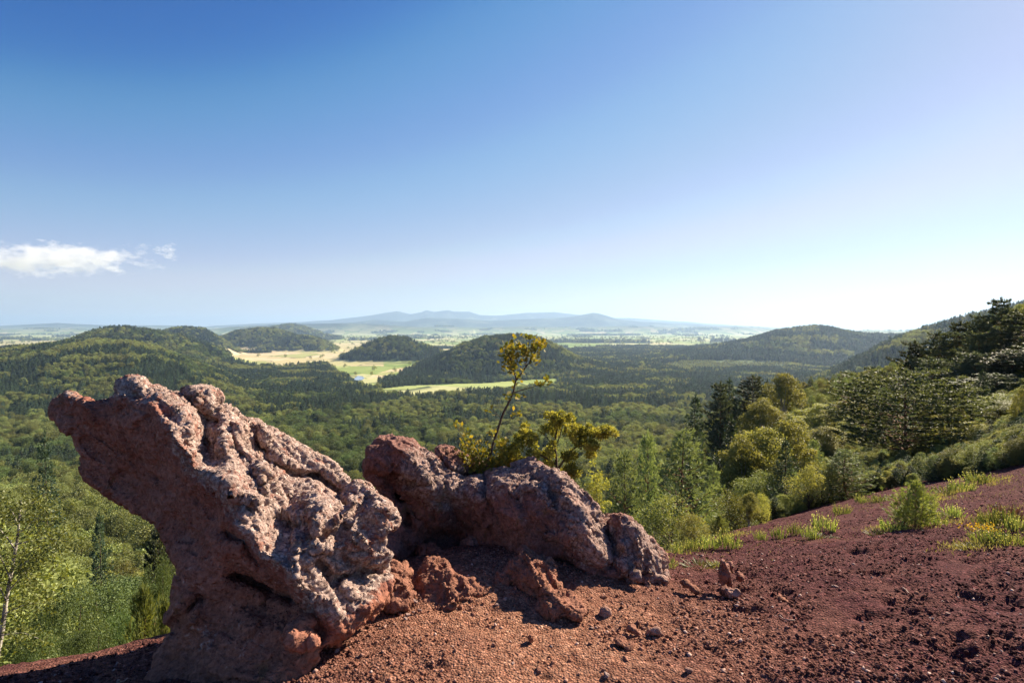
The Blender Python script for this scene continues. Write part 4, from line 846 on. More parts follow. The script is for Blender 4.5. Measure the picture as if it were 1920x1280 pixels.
m = nearC; gn_forest('conifer_forest', X_[m], Y_[m], Z_[m], S_[m], RT[m], 1.0, ss, 'dark conifers scattered through the valley forest')
# woods on the valley floor and hills further off: simple crowns, seen at a few pixels each
fx = {}
FARL = {'bF0': 'far leafy crown by the frame edge in front of the first wooded hill', 'bF1': 'far leafy crown in the valley wood short of the pond', 'bF2': 'far leafy crown at the foot of the front wooded hill', 'cF0': 'far dark leafy crown by the frame edge, behind the pale one', 'cF1': 'far dark leafy crown short of the pond', 'dF0': 'far pale leafy crown under the front wooded hill', 'dF1': 'far pale leafy crown in the valley wood', 'sF0': 'far spruce just short of the pond', 'sF1': 'far spruce below the pale green clearing', 'sF2': 'far spruce at the end of the pale strip field'}
for key, (px, pyt, d) in {'bF0': (-40, 700, 1250), 'bF1': (560, 690, 1700), 'bF2': (300, 690, 1500), 'cF0': (-90, 700, 1300), 'cF1': (520, 690, 1750), 'dF0': (250, 690, 1500), 'dF1': (460, 700, 1500), 'sF0': (640, 690, 1720), 'sF1': (1240, 700, 1500), 'sF2': (1120, 700, 1550)}.items():
    x = (px - 960) / FPX * d; o = plant_tree(key, x, d, 11, 1, None, None, FARL[key], 'tree', 'far trees on the valley floor', parts=False); fx[key] = o.children[0]
bpy.context.view_layer.update()
fb = [forest_pts(1150, 2100, 1 / 80.0, 204, 8, 13), forest_pts(2100, 4600, 1 / 190.0, 205, 13, 18), forest_pts(4600, 15500, 1 / 1500.0, 206, 18, 32)]
X2, Y2, Z2, S2, C2_, R2_ = [np.concatenate(k) for k in zip(*fb)]
ws2 = np.where(Y2 > 4600, 1.9, np.where(Y2 > 2100, 1.25, 1.05))
for con, nm, ks, lab in ((False, 'hill_forest', ('bF0', 'bF1', 'cF0', 'cF1', 'dF0', 'dF1'), 'leafy woods covering the old volcano cones and far valley floor'), (True, 'conifer_plantation', ('sF0', 'sF1', 'sF2'), 'blue-green conifer woods on the far valley floor and hills')):
    m = C2_ == con; gn_forest(nm, X2[m], Y2[m], Z2[m], S2[m], R2_[m], ws2[m], [fx[k] for k in ks], lab, None if con else hue(X2[m], Y2[m]) * 2 + np.arange(m.sum()) % 2)
# scattered trees and hedges in the far fields
x, y, r = sample(1700, 9000, 1 / 15000.0, 207); z, h, far, px, yd = height(x, y, True); m = (h < 20) & (fbm(np.stack((x, y, 0 * x), -1), 1 / 240.0, 2, 44) > .0)
x, y, z = x[m], y[m], z[m]; gn_forest('field_trees', x, y, z, r.uniform(8, 14, len(x)) * (1 + y / 9000), r.uniform(0, 6, len(x)), 1.3, [fx[k] for k in ('bF0', 'bF1')], 'scattered trees and hedges dotting the pale fields')

x, y, r = sample(1900, 3600, 1 / 45.0, 208, .2, .55); z = height(x, y); qx, qy = project(np.stack((x, y, z), -1)); m = inpoly(qx, qy, FIELDS[5][0]) & (fbm(np.stack((x, y, 0 * x), -1), 1 / 40.0, 3, 45) > -.15)
x, y, z = x[m], y[m], z[m]; gn_forest('young_plantation', x, y, z, r.uniform(2.5, 6, len(x)), r.uniform(0, 6, len(x)), 1.3, [fx[k] for k in ('bF0', 'bF2', 'sF1')], 'young trees of a pale green clearing amid the dark conifers')
# ---------------------------------------------------------------- near vegetation
def d_at(px, py, lo=2.4, hi=60):
    d = lo * (hi / lo) ** np.linspace(0, 1, 900); x = (px - 960) / FPX * d
    gx, gy = project(np.stack((x, d, height(x, d)), -1)); k = np.where(gy <= py)[0]
    return float(d[k[0]]) if len(k) else 14.0
def xy(px, d): return (px - 960) / FPX * d, d
# -- thicket on the crater slope to the east: fill, largest 250 as trees of their own
u_, r_ = None, np.random.default_rng(301)
n = 3600; y = np.sqrt(r_.uniform(13 ** 2, 262 ** 2, n)); px = r_.uniform(1085, 2250, n); x, _ = xy(px, y)
lim = np.interp(px, [1085, 1150, 1250, 1300, 1400, 1550, 1620, 1700, 1800, 1850, 2250], [10, 10, 11, 13, 16, 19, 20, 19, 17, 16, 14])
z = height(x, y); h = np.clip(r_.uniform(1.3, 3.2, n) * np.interp(y, [13, 40, 120, 260], [.65, 1.0, 1.25, 1.9]), .8, 7)
h = np.where(px > 1830, np.minimum(h, 3.4), h)
ok = y > lim; x, y, z, h, px = x[ok], y[ok], z[ok], h[ok], px[ok]
kd = r_.random(len(x)); tx, ty = project(np.stack((x, y, z + h * .8), -1)); order = np.argsort(-(h / y) * ((tx < 1940) & (tx > 1080)))
SH = {}
for rank, k in enumerate(order):
    if rank >= 270: break
    near = y[k] < 48; v = rank % 3
    if kd[k] < .18: key, lab, gr = ('bN%d' % v), 'leafy green shrub in the thicket covering the crater slope', 'leafy shrubs on the crater slope'
    elif kd[k] < .34: key, lab, gr = 'lM%d' % v, 'yellow-green birch bush in the thicket covering the crater slope', 'birch bushes on the crater slope'
    elif kd[k] < .82: key, lab, gr = 'yP%d' % v, 'young grey-green pine in the thicket covering the crater slope', 'young pines on the crater slope'
    else: key, lab, gr = 'sN%d' % v, 'small dark spruce in the thicket covering the crater slope', 'small spruces on the crater slope'
    SZ = [(1200, 'behind the end block'), (1330, 'past the humped rock'), (1450, 'around the largest birch'), (1600, 'between birches and big pine'), (1750, 'behind the big pine'), (1850, 'uphill of the big pine'), (9999, 'below the dark pines')]
    lab = ('tall ' if h[k] > 3.2 else 'low ' if h[k] < 2.2 else '') + lab.split(' in the thicket')[0] + ' ' + next(t for l_, t in SZ if tx[k] < l_) + (', close to the cinder edge' if y[k] < 35 else ', halfway up' if y[k] < 90 else ', on the ridge')
    ws = r_.uniform(1.0, 1.5) if key[0] in 'bl' else r_.uniform(.9, 1.2)
    o = plant_tree(key, x[k], y[k], h[k], ws, z[k], None, lab, 'shrub' if key[0] in 'bl' else 'tree', gr, sink=.06); SH.setdefault(key, o.children[0])
bpy.context.view_layer.update()
k = order[270:]; q = kd[k] < .38
gn_forest('slope_thicket', x[k][q], y[k][q], z[k][q] - .1, h[k][q], kd[k][q] * 50, 1.3, [o for a, o in SH.items() if a[0] in 'bl'], 'leafy scrub covering the ridge of the crater slope')
gn_forest('slope_pinewood', x[k][~q], y[k][~q], z[k][~q] - .1, h[k][~q], kd[k][~q] * 50, 1.0, [o for a, o in SH.items() if a[0] in 'ys'], 'young conifers mixed into the scrub on the crater slope')
n = 7000; y = 10.5 * (75 / 10.5) ** r_.random(n); px = r_.uniform(1240, 2150, n); x, _ = xy(px, y); lim = np.interp(px, [1100, 1250, 1400, 1550, 1700, 1850, 2100], [10, 10, 13, 16, 15.5, 13.3, 11])
m = y > lim; x, y, px = x[m], y[m], px[m]; m = fbm(np.stack((x, y, 0 * x), -1), .35, 3, 46) > -.22; x, y = x[m], y[m]
gn_forest('undergrowth', x, y, height(x, y) - .05, r_.uniform(.25, .75, len(x)) * (.7 + y / 50), r_.uniform(0, 6, len(x)), 1.5, [o for a, o in SH.items()], 'low scrub and bramble covering the ground under the pines')
T = tree_px
T('bigP', 1700, 890, 694, 24, 228, 'big spreading grey-green pine with a domed crown above the bare cinder slope')
T('yP0', 1588, 935, 842, 15.5, 96, 'bushy blue-green young pine at the edge of the cinder, just below the big spreading pine')
T('sN0', 1476, 930, 822, 17, 62, 'slender pale-topped spruce standing in front of the yellow-green birches')
T('lM0', 1428, 900, 776, 27, 105, 'largest yellow-green birch on the crater slope, full drooping crown', group=None)
T('lM1', 1478, 890, 768, 29, 90, 'yellow-green birch directly behind the slender pale-topped spruce')
T('lM2', 1392, 890, 800, 26, 70, 'smaller yellow-green birch beside the largest birch, nearer the grey spruce')
T('yP1', 1172, 990, 846, 13, 112, 'bushy pine with upright shoots right behind the small end block of the humped rock')
T('yP2', 1216, 960, 810, 16, 86, 'taller pointed pine rising behind the two bushy pines near the humped rock')
T('yP0', 1283, 985, 806, 14.5, 132, 'broad double-topped pine with bright shoots, in the middle of the pines beyond the humped rock')
T('sN1', 1308, 860, 788, 44, 38, 'small narrow spruce on the shaded slope above the double-topped pine')
T('sN2', 1372, 900, 778, 33, 82, 'grey-brown spruce between the double-topped pine and the birches')
T('yP1', 1340, 960, 870, 20, 60, 'low pine filling the gap between the double-topped pine and the grey-brown spruce')
for k_, (px, pt, d, w, lab) in enumerate([(1305, 738, 92, 60, 'short dark conifer at the low end of the ridge line'), (1352, 718, 85, 64, 'dark conifer pair on the ridge, the nearer and wider one'), (1368, 708, 88, 60, 'tall dark conifer on the ridge with a pointed tip'),
        (1412, 704, 90, 76, 'dark broad conifer on the ridge close beside the pale birch'), (1440, 712, 86, 40, 'thin dark conifer touching the pale birch on the ridge')]):
    T(('dP%d' if k_ % 2 else 'sN%d') % (k_ % 3), px, 780, pt, d, w, lab)
T('lM1', 1471, 770, 686, 82, 66, 'tall pale yellow-green birch standing clear of the ridge line')
T('lM2', 1432, 800, 738, 70, 60, 'yellow round birch bush just below the ridge birch')
for px, pt, d, w, lab in [(1540, 748, 55, 90, 'broad yellow-green crown with a lit top below the ridge scrub'), (1594, 742, 50, 86, 'lit yellow-green birch top between two shaded shrubs'), (1500, 775, 48, 70, 'rounded lit shrub beyond the slender spruce'),
        (1560, 790, 38, 80, 'shaded leafy tree behind the bushy blue-green young pine'), (1618, 770, 42, 66, 'narrow birch crown next to the big spreading pine')]:
    T('lM%d' % (int(px) % 3), px, 860, pt, d, w, lab)
for px, pt, d, w, lab, ky in [(1716, 640, 48, 78, 'flat-topped dark pine, lowest of the dark group by the frame edge', 'dP0'), (1762, 622, 46, 86, 'layered dark pine in the middle of the dark group', 'dP1'), (1800, 604, 47, 70, 'dark pine with feathery top next to the bare-stemmed one', 'dP2'),
        (1836, 588, 42, 62, 'bare-stemmed dark pine with its small crown against the sky', 'dP0'), (1876, 560, 42, 74, 'tallest dark pine against the sky', 'dP1'), (1922, 584, 40, 80, 'dark pine cut by the frame edge beside the tallest one', 'dP2'),
        (1748, 672, 40, 90, 'low dark pine in front of the layered one', 'dP2'), (1830, 660, 38, 110, 'bushy dark pine filling the shade under the bare-stemmed pine', 'dP0'), (1900, 655, 36, 120, 'broad dark pine mass below the tallest pine', 'dP1'), (1965, 640, 34, 120, 'dark pine mostly outside the frame', 'dP2'),
        (1870, 700, 33, 120, 'lowest dark pine in the group, deep in shade', 'dP1')]:
    T(ky, px, 760, pt, d, w, lab)
T('bN0', 1880, 840, 735, 26, 88, 'leafy shrub with lit rims, uphill of the big spreading pine', 'shrub')
T('bN1', 1922, 840, 745, 24, 80, 'leafy shrub cut by the frame edge uphill of the big spreading pine', 'shrub')
T('shrubL', 1832, 868, 792, 22, 100, 'yellow-green bush touching the uphill side of the big spreading pine', 'shrub')
T('shrubB', 1912, 905, 828, 14.5, 62, 'dark low bush at the frame edge above the heather', 'shrub')
T('shrubB', 1262, 1020, 925, 8.5, 105, 'loose leafy bush directly beyond the end of the humped rock', 'shrub')
T('shrubL', 1302, 1025, 962, 8.0, 60, 'small bright leafy bush in front of the loose leafy bush', 'shrub')
T('shrubB', 1372, 980, 918, 12.5, 76, 'rounded green bush between the pines and the bare cinder', 'shrub')
T('lM0', 1408, 985, 912, 12, 34, 'thin light sapling beside the rounded green bush', 'tree')
T('shrubL', 1432, 960, 925, 12.5, 34, 'small pale round bush at the upper edge of the cinder dip', 'shrub')
T('sap', 1352, 1020, 966, 7.6, 34, 'small upright pine sapling behind the heather row', 'tree')
T('shrubB', 1545, 915, 862, 15.5, 72, 'leafy bush behind the bushy blue-green young pine', 'shrub')
T('shrubL', 1520, 930, 872, 15, 60, 'low pale bush along the upper edge of the cinder dip', 'shrub')
T('dryheath', 1328, 1005, 975, 8.6, 48, 'pale dry twiggy bush', 'shrub') if 'dryheath' in PROTO else None
d_ = d_at(1722, 990); T('sap', 1722, 990, 903, d_, 66, 'bright green two-tiered pine sapling alone on the cinder slope', rz=0.4)
d_ = d_at(1700, 988); T('sap', 1700, 992, 948, d_, 50, 'low side bush growing against the near side of the two-tiered sapling', 'tree'); T('sap', 1745, 990, 945, d_ * 1.01, 46, 'low bright bush on the far side of the two-tiered sapling', 'tree')
T('sap', 262, 1190, 1108, 7.5, 92, 'bright yellow-green young pine past the edge of the ledge', 'tree')
T('sap', 300, 1185, 1128, 7.0, 50, 'small yellow-green pine shoot half hidden by the overhanging rock', 'tree')
for px, pt, d, w, lab, ky in [(150, 1130, 8, 120, 'dark leafy bush right below the edge of the ledge', 'bX0'), (60, 1165, 6.5, 120, 'green bush at the foot of the near birch', 'bX1'), (215, 1120, 9, 110, 'leafy bush beside the bright young pine', 'bX1'), (110, 1060, 14, 150, 'soft green shrub behind the near birch', 'bX0'), (290, 1000, 22, 70, 'pale leafy crown against the foot of the overhanging rock', 'bX0')]:
    T(ky, px, 1200, pt, d, w, lab, 'shrub')
T('dP0', 290, 1100, 985, 38, 70, 'reddish-stemmed pine glimpsed under the overhang')
T('sN1', 80, 900, 808, 118, 62, 'brown-tinted spruce standing above the leafy crowns near the frame edge')
T('sN2', 180, 1050, 958, 60, 60, 'dark spruce among the birches under the overhang')

# -- heather and grass tufts
def tuft_proto(name, mat, seed, shoots=85, sp=.5, side=3, lean=.35):
    r = np.random.default_rng(seed); a = r.uniform(0, 6.28, shoots); q = np.sqrt(r.random(shoots)) * sp
    B = np.stack((np.cos(a) * q, np.sin(a) * q, np.zeros(shoots)), -1); A = unit(np.stack((np.cos(a) * q * lean * 2, np.sin(a) * q * lean * 2, np.ones(shoots)), -1) + r.normal(0, .12, (shoots, 3)))
    L = r.uniform(.55, 1.05, shoots) * (1 - .35 * (q / sp) ** 2)
    V1, F1 = cards(B, A, L, .05, r); t = r.uniform(.1, 1, (shoots, side)); C = (B[:, None] + A[:, None] * (L[:, None] * t)[..., None]).reshape(-1, 3)
    V2, F2 = cards(C, np.repeat(A, side, 0) + r.normal(0, .5, (len(C), 3)), .10, .035, r); V, F = join([(V1, F1), (V2, F2)])
    vary = np.r_[r.uniform(0, .3, shoots), np.clip(t.ravel() * 1.0 + r.normal(0, .12, t.size), 0, 1)]
    return mk(name, V, F, M[mat], False, {'vary': ('FACE', vary)}, link=False)
TUFT = {k: tuft_proto('heather_tuft', k, 400 + i) for i, k in enumerate(('tuft', 'dryheath'))}
TUFT['grass'] = tuft_proto('grass_tuft', 'grass', 410, 110, .35, 1, .8)
def tuft(px, py, h, w, label, kind='tuft'):
    d = d_at(px, py); x, y = xy(px, d); k = d / FPX
    o = bpy.data.objects.new('grass_tuft' if kind == 'grass' else 'heather_tuft', TUFT[kind]); COL.objects.link(o); o.location = (x, y, float(gz(x, y)[0]) - .01)
    o.scale = (w * k / 1.15, w * k / 1.15, h * k * 1.45); o.rotation_euler = (0, 0, random.uniform(0, 6)); return tag(o, label, 'plant', 'heather and grass tufts on the cinder')
for a in [(1370,1030,30,42,'bright pointed heather tuft behind the rock fin, biggest of its row'),(1300,1036,20,34,'pale heather tuft between the biggest of the row and the humped rock'),(1332,1032,24,38,'pale heather tuft touching the biggest of the row'),(1270,1040,20,26,'small heather tuft nearest the humped rock'),
 (1430,1014,18,24,'small sparse tuft alone on the crest of the cinder'),(1465,1008,20,28,'upright pale tuft, second along the crest'),(1495,1003,22,28,'upright tuft with dark base on the crest'),(1523,1008,24,30,'pale spiky tuft close before the biggest crest tuft'),(1552,996,30,44,'biggest spiky tuft on the crest of the cinder'),
 (1762,985,22,60,'spreading pale heather at the foot of the two-tiered sapling'),(1680,993,20,48,'sprawling straw-coloured tuft leading up to the two-tiered sapling'),(1793,970,22,34,'round spiky tuft in the open behind the sapling'),(1856,990,28,40,'pale pink-tipped heather beside the green heather bank'),(1888,994,30,66,'thick green heather bank near the frame edge'),(1918,998,28,40,'green heather cut by the frame edge'),
 (1862,1020,24,60,'straw-coloured low heather mat with yellow flowers on its side'),(1900,1020,22,60,'straw-coloured low heather running out of the frame'),(1808,922,22,44,'lit heather tuft halfway up the slope'),(1840,905,18,46,'lit heather ridge tuft above the halfway tuft'),(1780,925,14,50,'trailing yellow grass below the halfway tuft'),
 (1582,962,20,30,'dark-based round tuft in the shaded dip'),(1620,944,14,22,'small grey tuft in the shaded dip'),(1655,940,12,40,'thin row of grass in the shaded dip'),(1720,860,16,80,'lit grass hump under the big spreading pine'),(1780,868,14,60,'grassy hump uphill of the lit one'),(1850,905,16,50,'dim green tuft near the dark low bush'),
 (1450,960,18,50,'yellow tussock at the top of the shaded dip'),(1478,950,18,46,'yellow tussock next up the dip edge'),(1505,938,18,46,'yellow tussock before the low pale bush'),(1535,925,16,50,'yellow tussock by the bushy blue-green young pine'),(1420,978,16,40,'green tussock lowest on the dip edge'),(1395,985,14,36,'small tussock beside the thin light sapling'),
 (1250,1062,20,40,'dark green weed at the end of the humped rock'),(1225,1030,22,30,'pale tuft just behind the humped rock')]:
    tuft(*a)
tuft(1896, 975, 24, 60, 'dry reddish heath twigs by the frame edge', 'dryheath'); tuft(1865, 968, 18, 40, 'dry reddish twigs beside the bigger dry heath', 'dryheath')
for a in [(1315,1062,9,70,'flat mat of fine grass at the foot of the humped rock'),(1352,1060,10,50,'thin grass beside the rock fin'),(1655,1002,8,50,'low straw grass before the sprawling tuft'),(1830,1030,8,50,'flat straw grass in front of the heather mat'),(1545,1006,6,60,'thin grass strip under the crest tufts')]: tuft(*a, 'grass')
fl = np.random.default_rng(9); d_ = d_at(1848, 1012); c0 = np.array([*xy(1848, d_), 0]); c0[2] = gz(c0[0], c0[1])[0]
C = c0 + fl.normal(0, 1, (160, 3)) * (.07, .05, .015) + (0, 0, .10); V_, F_ = cards(C, fl.normal(size=(160, 3)), .018, .014, fl); tag(mk('yellow_flowers', V_, F_, M['flower'], False, {'vary': ('FACE', fl.random(160))}), 'cluster of small yellow flowers on the straw-coloured heather mat', 'flowers')
# grass along the rim of the dip and under the pines: uncountable
r = np.random.default_rng(55); GV = []
for pts, wd, num, hh in [([(1240,1042),(1330,1022),(1400,1000),(1440,975)], .25, 1300, .07), ([(1400,985),(1470,950),(1560,905),(1620,880)], .5, 2600, .10), ([(1690,880),(1760,860),(1860,845),(1920,838)], 1.0, 4200, .16), ([(1740,940),(1800,925),(1860,900)], .5, 2200, .10), ([(1280,1000),(1330,985),(1400,960)], .5, 2200, .12), ([(1640,985),(1700,993),(1790,975)], .25, 900, .05), ([(1810,1028),(1860,1018),(1920,1015)], .18, 1200, .05), ([(1560,965),(1700,935),(1800,925),(1910,920)], .8, 2600, .035), ([(1760,985),(1840,965),(1915,950)], .5, 1800, .035), ([(1300,1050),(1420,1020),(1600,1000)], .5, 700, .03), ([(20,1225),(120,1200),(230,1172),(300,1165)], .12, 700, .05)]:
    W_ = np.array([[*xy(a, d_at(a, c_))] for a, c_ in pts]); t = r.random(num) * (len(W_) - 1); i = t.astype(int); q = W_[i] + (W_[i + 1] - W_[i]) * (t - i)[:, None] + r.normal(0, wd, (num, 2)) * .6
    keep = vnoise(np.c_[q * 2.2, np.zeros(num)], 5) > -.15; q = q[keep]; C = np.c_[q, gz(q[:, 0], q[:, 1]) - .01]
    GV.append(cards(C, r.normal(0, .45, C.shape) + (0, 0, 1), hh * r.uniform(.5, 1.3, len(C)), hh * .10, r))
V_, F_ = join(GV); tag(mk('grass', V_, F_, M['grass'], False, {'vary': ('FACE', r.random(len(F_)))}), 'thin straw-coloured grass along the rims of the cinder slope', 'grass', kind='stuff')

# -- shrub with a thin crooked stem behind the humped rock
def twigs(paths, r0):
    out = []
    for pts, d, ra, rb in paths:
        w = np.array([P(a, c_, d + (k * .01)) for k, (a, c_) in enumerate(pts)]); n = len(w) * 4
        t = np.linspace(0, len(w) - 1, n); q = np.stack([np.interp(t, np.arange(len(w)), w[:, k]) for k in range(3)], -1); q[1:-1] = (q[:-2] + q[1:-1] * 2 + q[2:]) / 4; q += r0.normal(0, .0015, q.shape)
        out.append(tube(q, np.linspace(ra, rb, n), 5))
    return join(out)
r = np.random.default_rng(71); e = empty('whitebeam_shrub', tuple(P(905, 890, 5.05)))
inv = -np.array(e.location)
pth = [([(905,905),(925,830),(943,775),(962,738),(968,710)], 5.0, .013, .008), ([(968,710),(962,690),(955,665),(950,655)], 5.0, .007, .003), ([(966,715),(985,690),(1000,668),(1008,650)], 5.0, .007, .003), ([(985,690),(990,660),(993,632)], 5.0, .004, .002), ([(964,735),(990,728),(1015,720),(1030,714)], 5.0, .005, .002),
  ([(940,785),(925,770),(918,762)], 5.0, .003, .0015), ([(930,800),(960,785),(972,778)], 5.0, .003, .0015), ([(905,895),(885,855),(868,820),(855,798)], 5.1, .006, .002), ([(905,895),(895,860),(893,838)], 5.1, .005, .002), ([(912,880),(935,850),(945,830)], 5.1, .004, .002), ([(900,905),(870,880),(850,862)], 5.1, .005, .002)]
tv, tf = twigs(pth, r); st = mk('stem', tv + inv, tf, M['bark'], True, parent=e)
cl = [(952,668,12,16,70),(970,660,16,18,90),(990,662,16,14,80),(1008,652,12,12,55),(993,634,7,5,16),(1016,646,8,6,18),(960,690,12,12,50),(975,700,7,8,18),(1000,675,10,6,18),(1028,714,8,6,20),(1012,722,8,5,12),(955,740,7,8,14),(975,745,7,6,10),(966,722,6,8,10),(948,650,6,6,12),
  (858,798,9,8,18),(872,815,8,10,18),(893,842,20,14,70),(880,865,24,14,90),(915,860,24,18,110),(940,835,16,14,50),(905,880,30,14,130),(865,850,12,14,36),(925,812,9,9,20),(970,780,9,7,14),(950,858,16,14,60),(935,880,20,12,80),(878,835,9,9,20),(918,775,6,7,10)]
C = []
for a, c_, sx, sy, k in cl: C.append(P(a + r.normal(0, sx * .62, int(k)), c_ + r.normal(0, sy * .62, int(k)), 5.03 + r.normal(0, .06, int(k))))
C = np.concatenate(C); V_, F_ = cards(C, r.normal(size=C.shape) * (1, 1, .6) + (0, 0, .7), r.uniform(.032, .062, len(C)), r.uniform(.022, .038, len(C)), r)
mk('leaves', V_ + inv, F_, M['beam'], False, {'vary': ('FACE', r.random(len(C)) ** 1.6)}, parent=e)
tag(e, 'thin crooked shrub with yellowing leaves and one tall bare stem, behind the humped rock', 'shrub')
e = empty('juniper_bush', tuple(P(1045, 890, 5.2))); inv = -np.array(e.location)
pth = [([(1045,905),(1043,860),(1040,830),(1045,800)], 5.2, .016, .006), ([(1045,880),(1070,845),(1095,828),(1125,815)], 5.2, .011, .004), ([(1042,870),(1010,850),(985,835),(975,820)], 5.2, .009, .003), ([(1042,840),(1020,812),(990,800)], 5.2, .006, .002), ([(1045,830),(1055,800),(1050,780)], 5.2, .006, .002), ([(1085,838),(1090,818),(1085,806)], 5.2, .005, .002), ([(1095,828),(1108,845),(1110,852)], 5.2, .004, .002), ([(1040,890),(1000,868),(960,850)], 5.2, .008, .003)]
tv, tf = twigs(pth, r); mk('stem', tv + inv, tf, M['bark'], True, parent=e)
cl = [(1045,790,20,16,11),(1056,782,12,12,6),(1038,806,14,10,5),(985,812,14,11,8),(998,826,12,10,5),(965,840,22,15,13),(950,852,14,10,7),(1086,818,16,13,10),(1106,812,16,10,9),(1128,812,16,11,10),(1142,806,8,7,4),(1110,835,16,8,8),(1112,850,7,8,4),(1030,842,14,10,6),(1008,850,12,8,5),(1062,856,14,8,5),(1000,872,20,9,7),(1040,876,22,9,8),(1078,880,14,12,6),(968,868,22,8,9),(940,868,16,8,6),(1060,892,16,9,5),(1070,800,6,6,2)]
C, A = [], []
for a, c_, sx, sy, k in cl:
    for _ in range(int(k)):
        cc = P(a + r.normal(0, sx * .6), c_ + r.normal(0, sy * .6), 5.2 + r.normal(0, .07)); m = 150; dr = unit(r.normal(size=(m, 3)) + (0, 0, .3)); C.append(cc + dr * (.030 * r.uniform(.3, 1.0, m))[:, None]); A.append(dr + r.normal(0, .35, (m, 3)))
C = np.concatenate(C); A = np.concatenate(A); V_, F_ = cards(C, A, r.uniform(.018, .034, len(C)), .011, r)
mk('foliage', V_ + inv, F_, M['juniper'], False, {'vary': ('FACE', np.clip(r.random(len(C)) ** 1.0 * .75 + np.repeat(r.random(len(C) // 150), 150)[:len(C)] ** 1.3 * .5, 0, 1))}, parent=e)
tag(e, 'gnarled golden-green juniper with clumped foliage on spreading limbs, behind the humped rock', 'shrub')
e = empty('juniper_bush', tuple(P(1118, 950, 6.0))); inv = -np.array(e.location); tv, tf = twigs([([(1122,985),(1120,950),(1118,915)], 6.0, .01, .004)], r); mk('stem', tv + inv, tf, M['bark'], True, parent=e)
C, A = [], []
for _ in range(34):
    cc = P(1118 + r.normal(0, 13), 915 + r.normal(0, 16), 6 + r.normal(0, .06)); m = 90; dr = unit(r.normal(size=(m, 3)) + (0, 0, .3)); C.append(cc + dr * (.035 * r.uniform(.3, 1, m))[:, None]); A.append(dr + r.normal(0, .35, (m, 3)))
C = np.concatenate(C); V_, F_ = cards(C, np.concatenate(A), r.uniform(.014, .028, len(C)), .007, r); mk('foliage', V_ + inv, F_, M['juniper'], False, {'vary': ('FACE', r.random(len(C)))}, parent=e)
tag(e, 'small golden-green juniper peeping out between the humped rock and the pines', 'shrub')
# -- young birch at the left edge
e = empty('birch_tree', tuple(P(-20, 1290, 6.3))); inv = -np.array(e.location)
stem = [(-22,1300),(-4,1220),(4,1180),(14,1110),(24,1060),(34,1000),(36,960),(40,935)]
pth = [(stem, 6.3, .032, .006)]; cl = []
for (a, c_), (bx, by) in zip([(14,1110),(22,1070),(30,1020),(34,1000),(36,970),(20,1085),(30,1030),(35,985),(8,1150),(0,1190),(25,1060),(12,1125)], [(120,1000),(95,1040),(130,1015),(100,960),(75,935),(-30,1010),(-40,970),(0,945),(90,1130),(80,1200),(60,1100),(-40,1060)]):
    pth.append(([(a, c_), ((a + bx) / 2 + 4, (c_ + by) / 2 - 10), (bx, by)], 6.3, .008, .002))
    for s_ in np.linspace(.25, 1.05, 8): cl.append((a + (bx - a) * s_, c_ + (by - c_) * s_ - 8 * math.sin(3.1 * s_), 13))
tv, tf = twigs(pth, r); mk('trunk', tv + inv, tf, M['birchbark'], True, parent=e)
C = np.concatenate([P(a + r.normal(0, sd, 70), c_ + r.normal(0, sd, 70), 6.3 + r.normal(0, .2, 70)) for a, c_, sd in cl])
V_, F_ = cards(C, r.normal(size=C.shape) + (0, 0, -.5), r.uniform(.022, .040, len(C)), r.uniform(.016, .028, len(C)), r)
mk('crown', V_ + inv, F_, M['birchleaf'], False, {'vary': ('FACE', r.random(len(C)))}, parent=e)
tag(e, 'young birch with small glossy leaves and a pale slanting stem at the frame edge', 'tree')

b = NB('dead_twig'); b.b.inputs['Base Color'].default_value = (.38, .28, .22, 1); M['twig'] = b.m
for pts, lab in [([(1468,1163),(1474,1168),(1483,1172),(1496,1168)], 'forked pale dead twig lying on the cinder'), ([(1700,1123),(1707,1128),(1712,1134)], 'short dead twig on the maroon part of the slope'), ([(206,1256),(222,1250),(228,1243)], 'curved pale twig on the ledge below the overhang')]:
    q = []
    for a, c_ in pts: d = 1.72 * FPX / (c_ - HOR); x, y = xy(a, d); q.append((x, y, float(gz(x, y)[0]) + .008))
    V_, F_ = tube(q, [.004] * len(q), 5); tag(mk('twig', V_, F_, M['twig'], True), lab, 'twig')
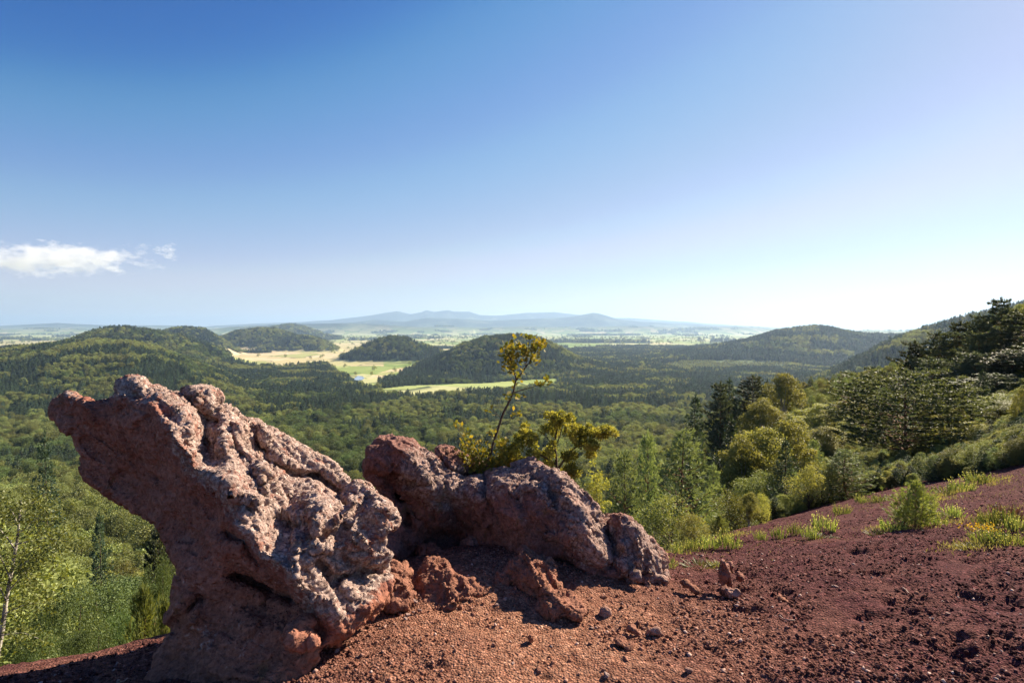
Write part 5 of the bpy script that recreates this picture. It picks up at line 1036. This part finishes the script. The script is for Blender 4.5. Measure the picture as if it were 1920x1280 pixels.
# ---------------------------------------------------------------- cloud and haze
def box_mesh(name, lo, hi, mat, loc=(0, 0, 0)):
    v = np.array([(x, y, z) for x in (lo[0], hi[0]) for y in (lo[1], hi[1]) for z in (lo[2], hi[2])], float)
    f = np.array([(0, 1, 3, 2), (4, 6, 7, 5), (0, 4, 5, 1), (2, 3, 7, 6), (0, 2, 6, 4), (1, 5, 7, 3)]); o = mk(name, v, f, mat); o.location = loc; return o
def cloud(px0, px1, pyt, pyb, d, dens, thr, label, seed):
    a, c_ = P(px0, pyb, d), P(px1, pyt, d); cx = (a + c_) / 2; sx, sz = (c_ - a)[0] / 2, (c_ - a)[2] / 2
    b = NB('cloud_vapour'); b.n.remove(b.b); co = b.coord()
    mp = b.new('ShaderNodeMapping'); mp.inputs['Location'].default_value = (seed * 3.1, seed, 0); mp.inputs['Scale'].default_value = (1 / (sz * 1.1), 1 / (sz * 1.1), 1 / (sz * .6)); b.link(co, mp.inputs[0])
    nz = b.noise(1.0, 7, .66, mp.outputs[0])
    sc = b.new('ShaderNodeMapping'); sc.inputs['Scale'].default_value = (1 / sx, 1 / (sx * .35), 1 / sz); b.link(co, sc.inputs[0])
    le = b.new('ShaderNodeVectorMath', operation='LENGTH'); b.link(sc.outputs[0], le.inputs[0])
    f = b.math('SUBTRACT', 1.0, b.math('POWER', le.outputs['Value'], 2.0)); f = b.math('MULTIPLY', f, .40)
    q = b.math('SUBTRACT', b.math('ADD', b.math('MULTIPLY', b.math('SUBTRACT', nz, .5), 2.6), f), thr); q = b.math('MULTIPLY', b.math('MAXIMUM', q, 0.0), dens)
    pv = b.new('ShaderNodeVolumePrincipled'); pv.inputs['Color'].default_value = (1, 1, 1, 1); pv.inputs['Anisotropy'].default_value = .2; b.link(q, pv.inputs['Density'])
    b.link(pv.outputs[0], b.out.inputs['Volume'])
    try: b.m.cycles.volume_step_rate = .35
    except Exception: pass
    return tag(box_mesh('cloud', (-sx, -sx * .35, -sz), (sx, sx * .35, sz), b.m, tuple(cx)), label, 'cloud')
cloud(-150, 300, 452, 520, 15000, .007, .22, 'long white cloud low in the sky with a flat base', 2)
cloud(285, 348, 452, 490, 15000, .010, .30, 'faint wisp of cloud floating past the end of the long cloud', 5)
b = NB('haze_air'); b.n.remove(b.b); pv = b.new('ShaderNodeVolumePrincipled'); pv.inputs['Color'].default_value = (0.46, 0.65, 0.95, 1)
pv.inputs['Density'].default_value = 5.0e-5; pv.inputs['Anisotropy'].default_value = 0.32
b.link(pv.outputs[0], b.out.inputs['Volume'])
tag(box_mesh('haze', (-50000, -50000, -260), (50000, 50000, 800), b.m), kind='stuff')
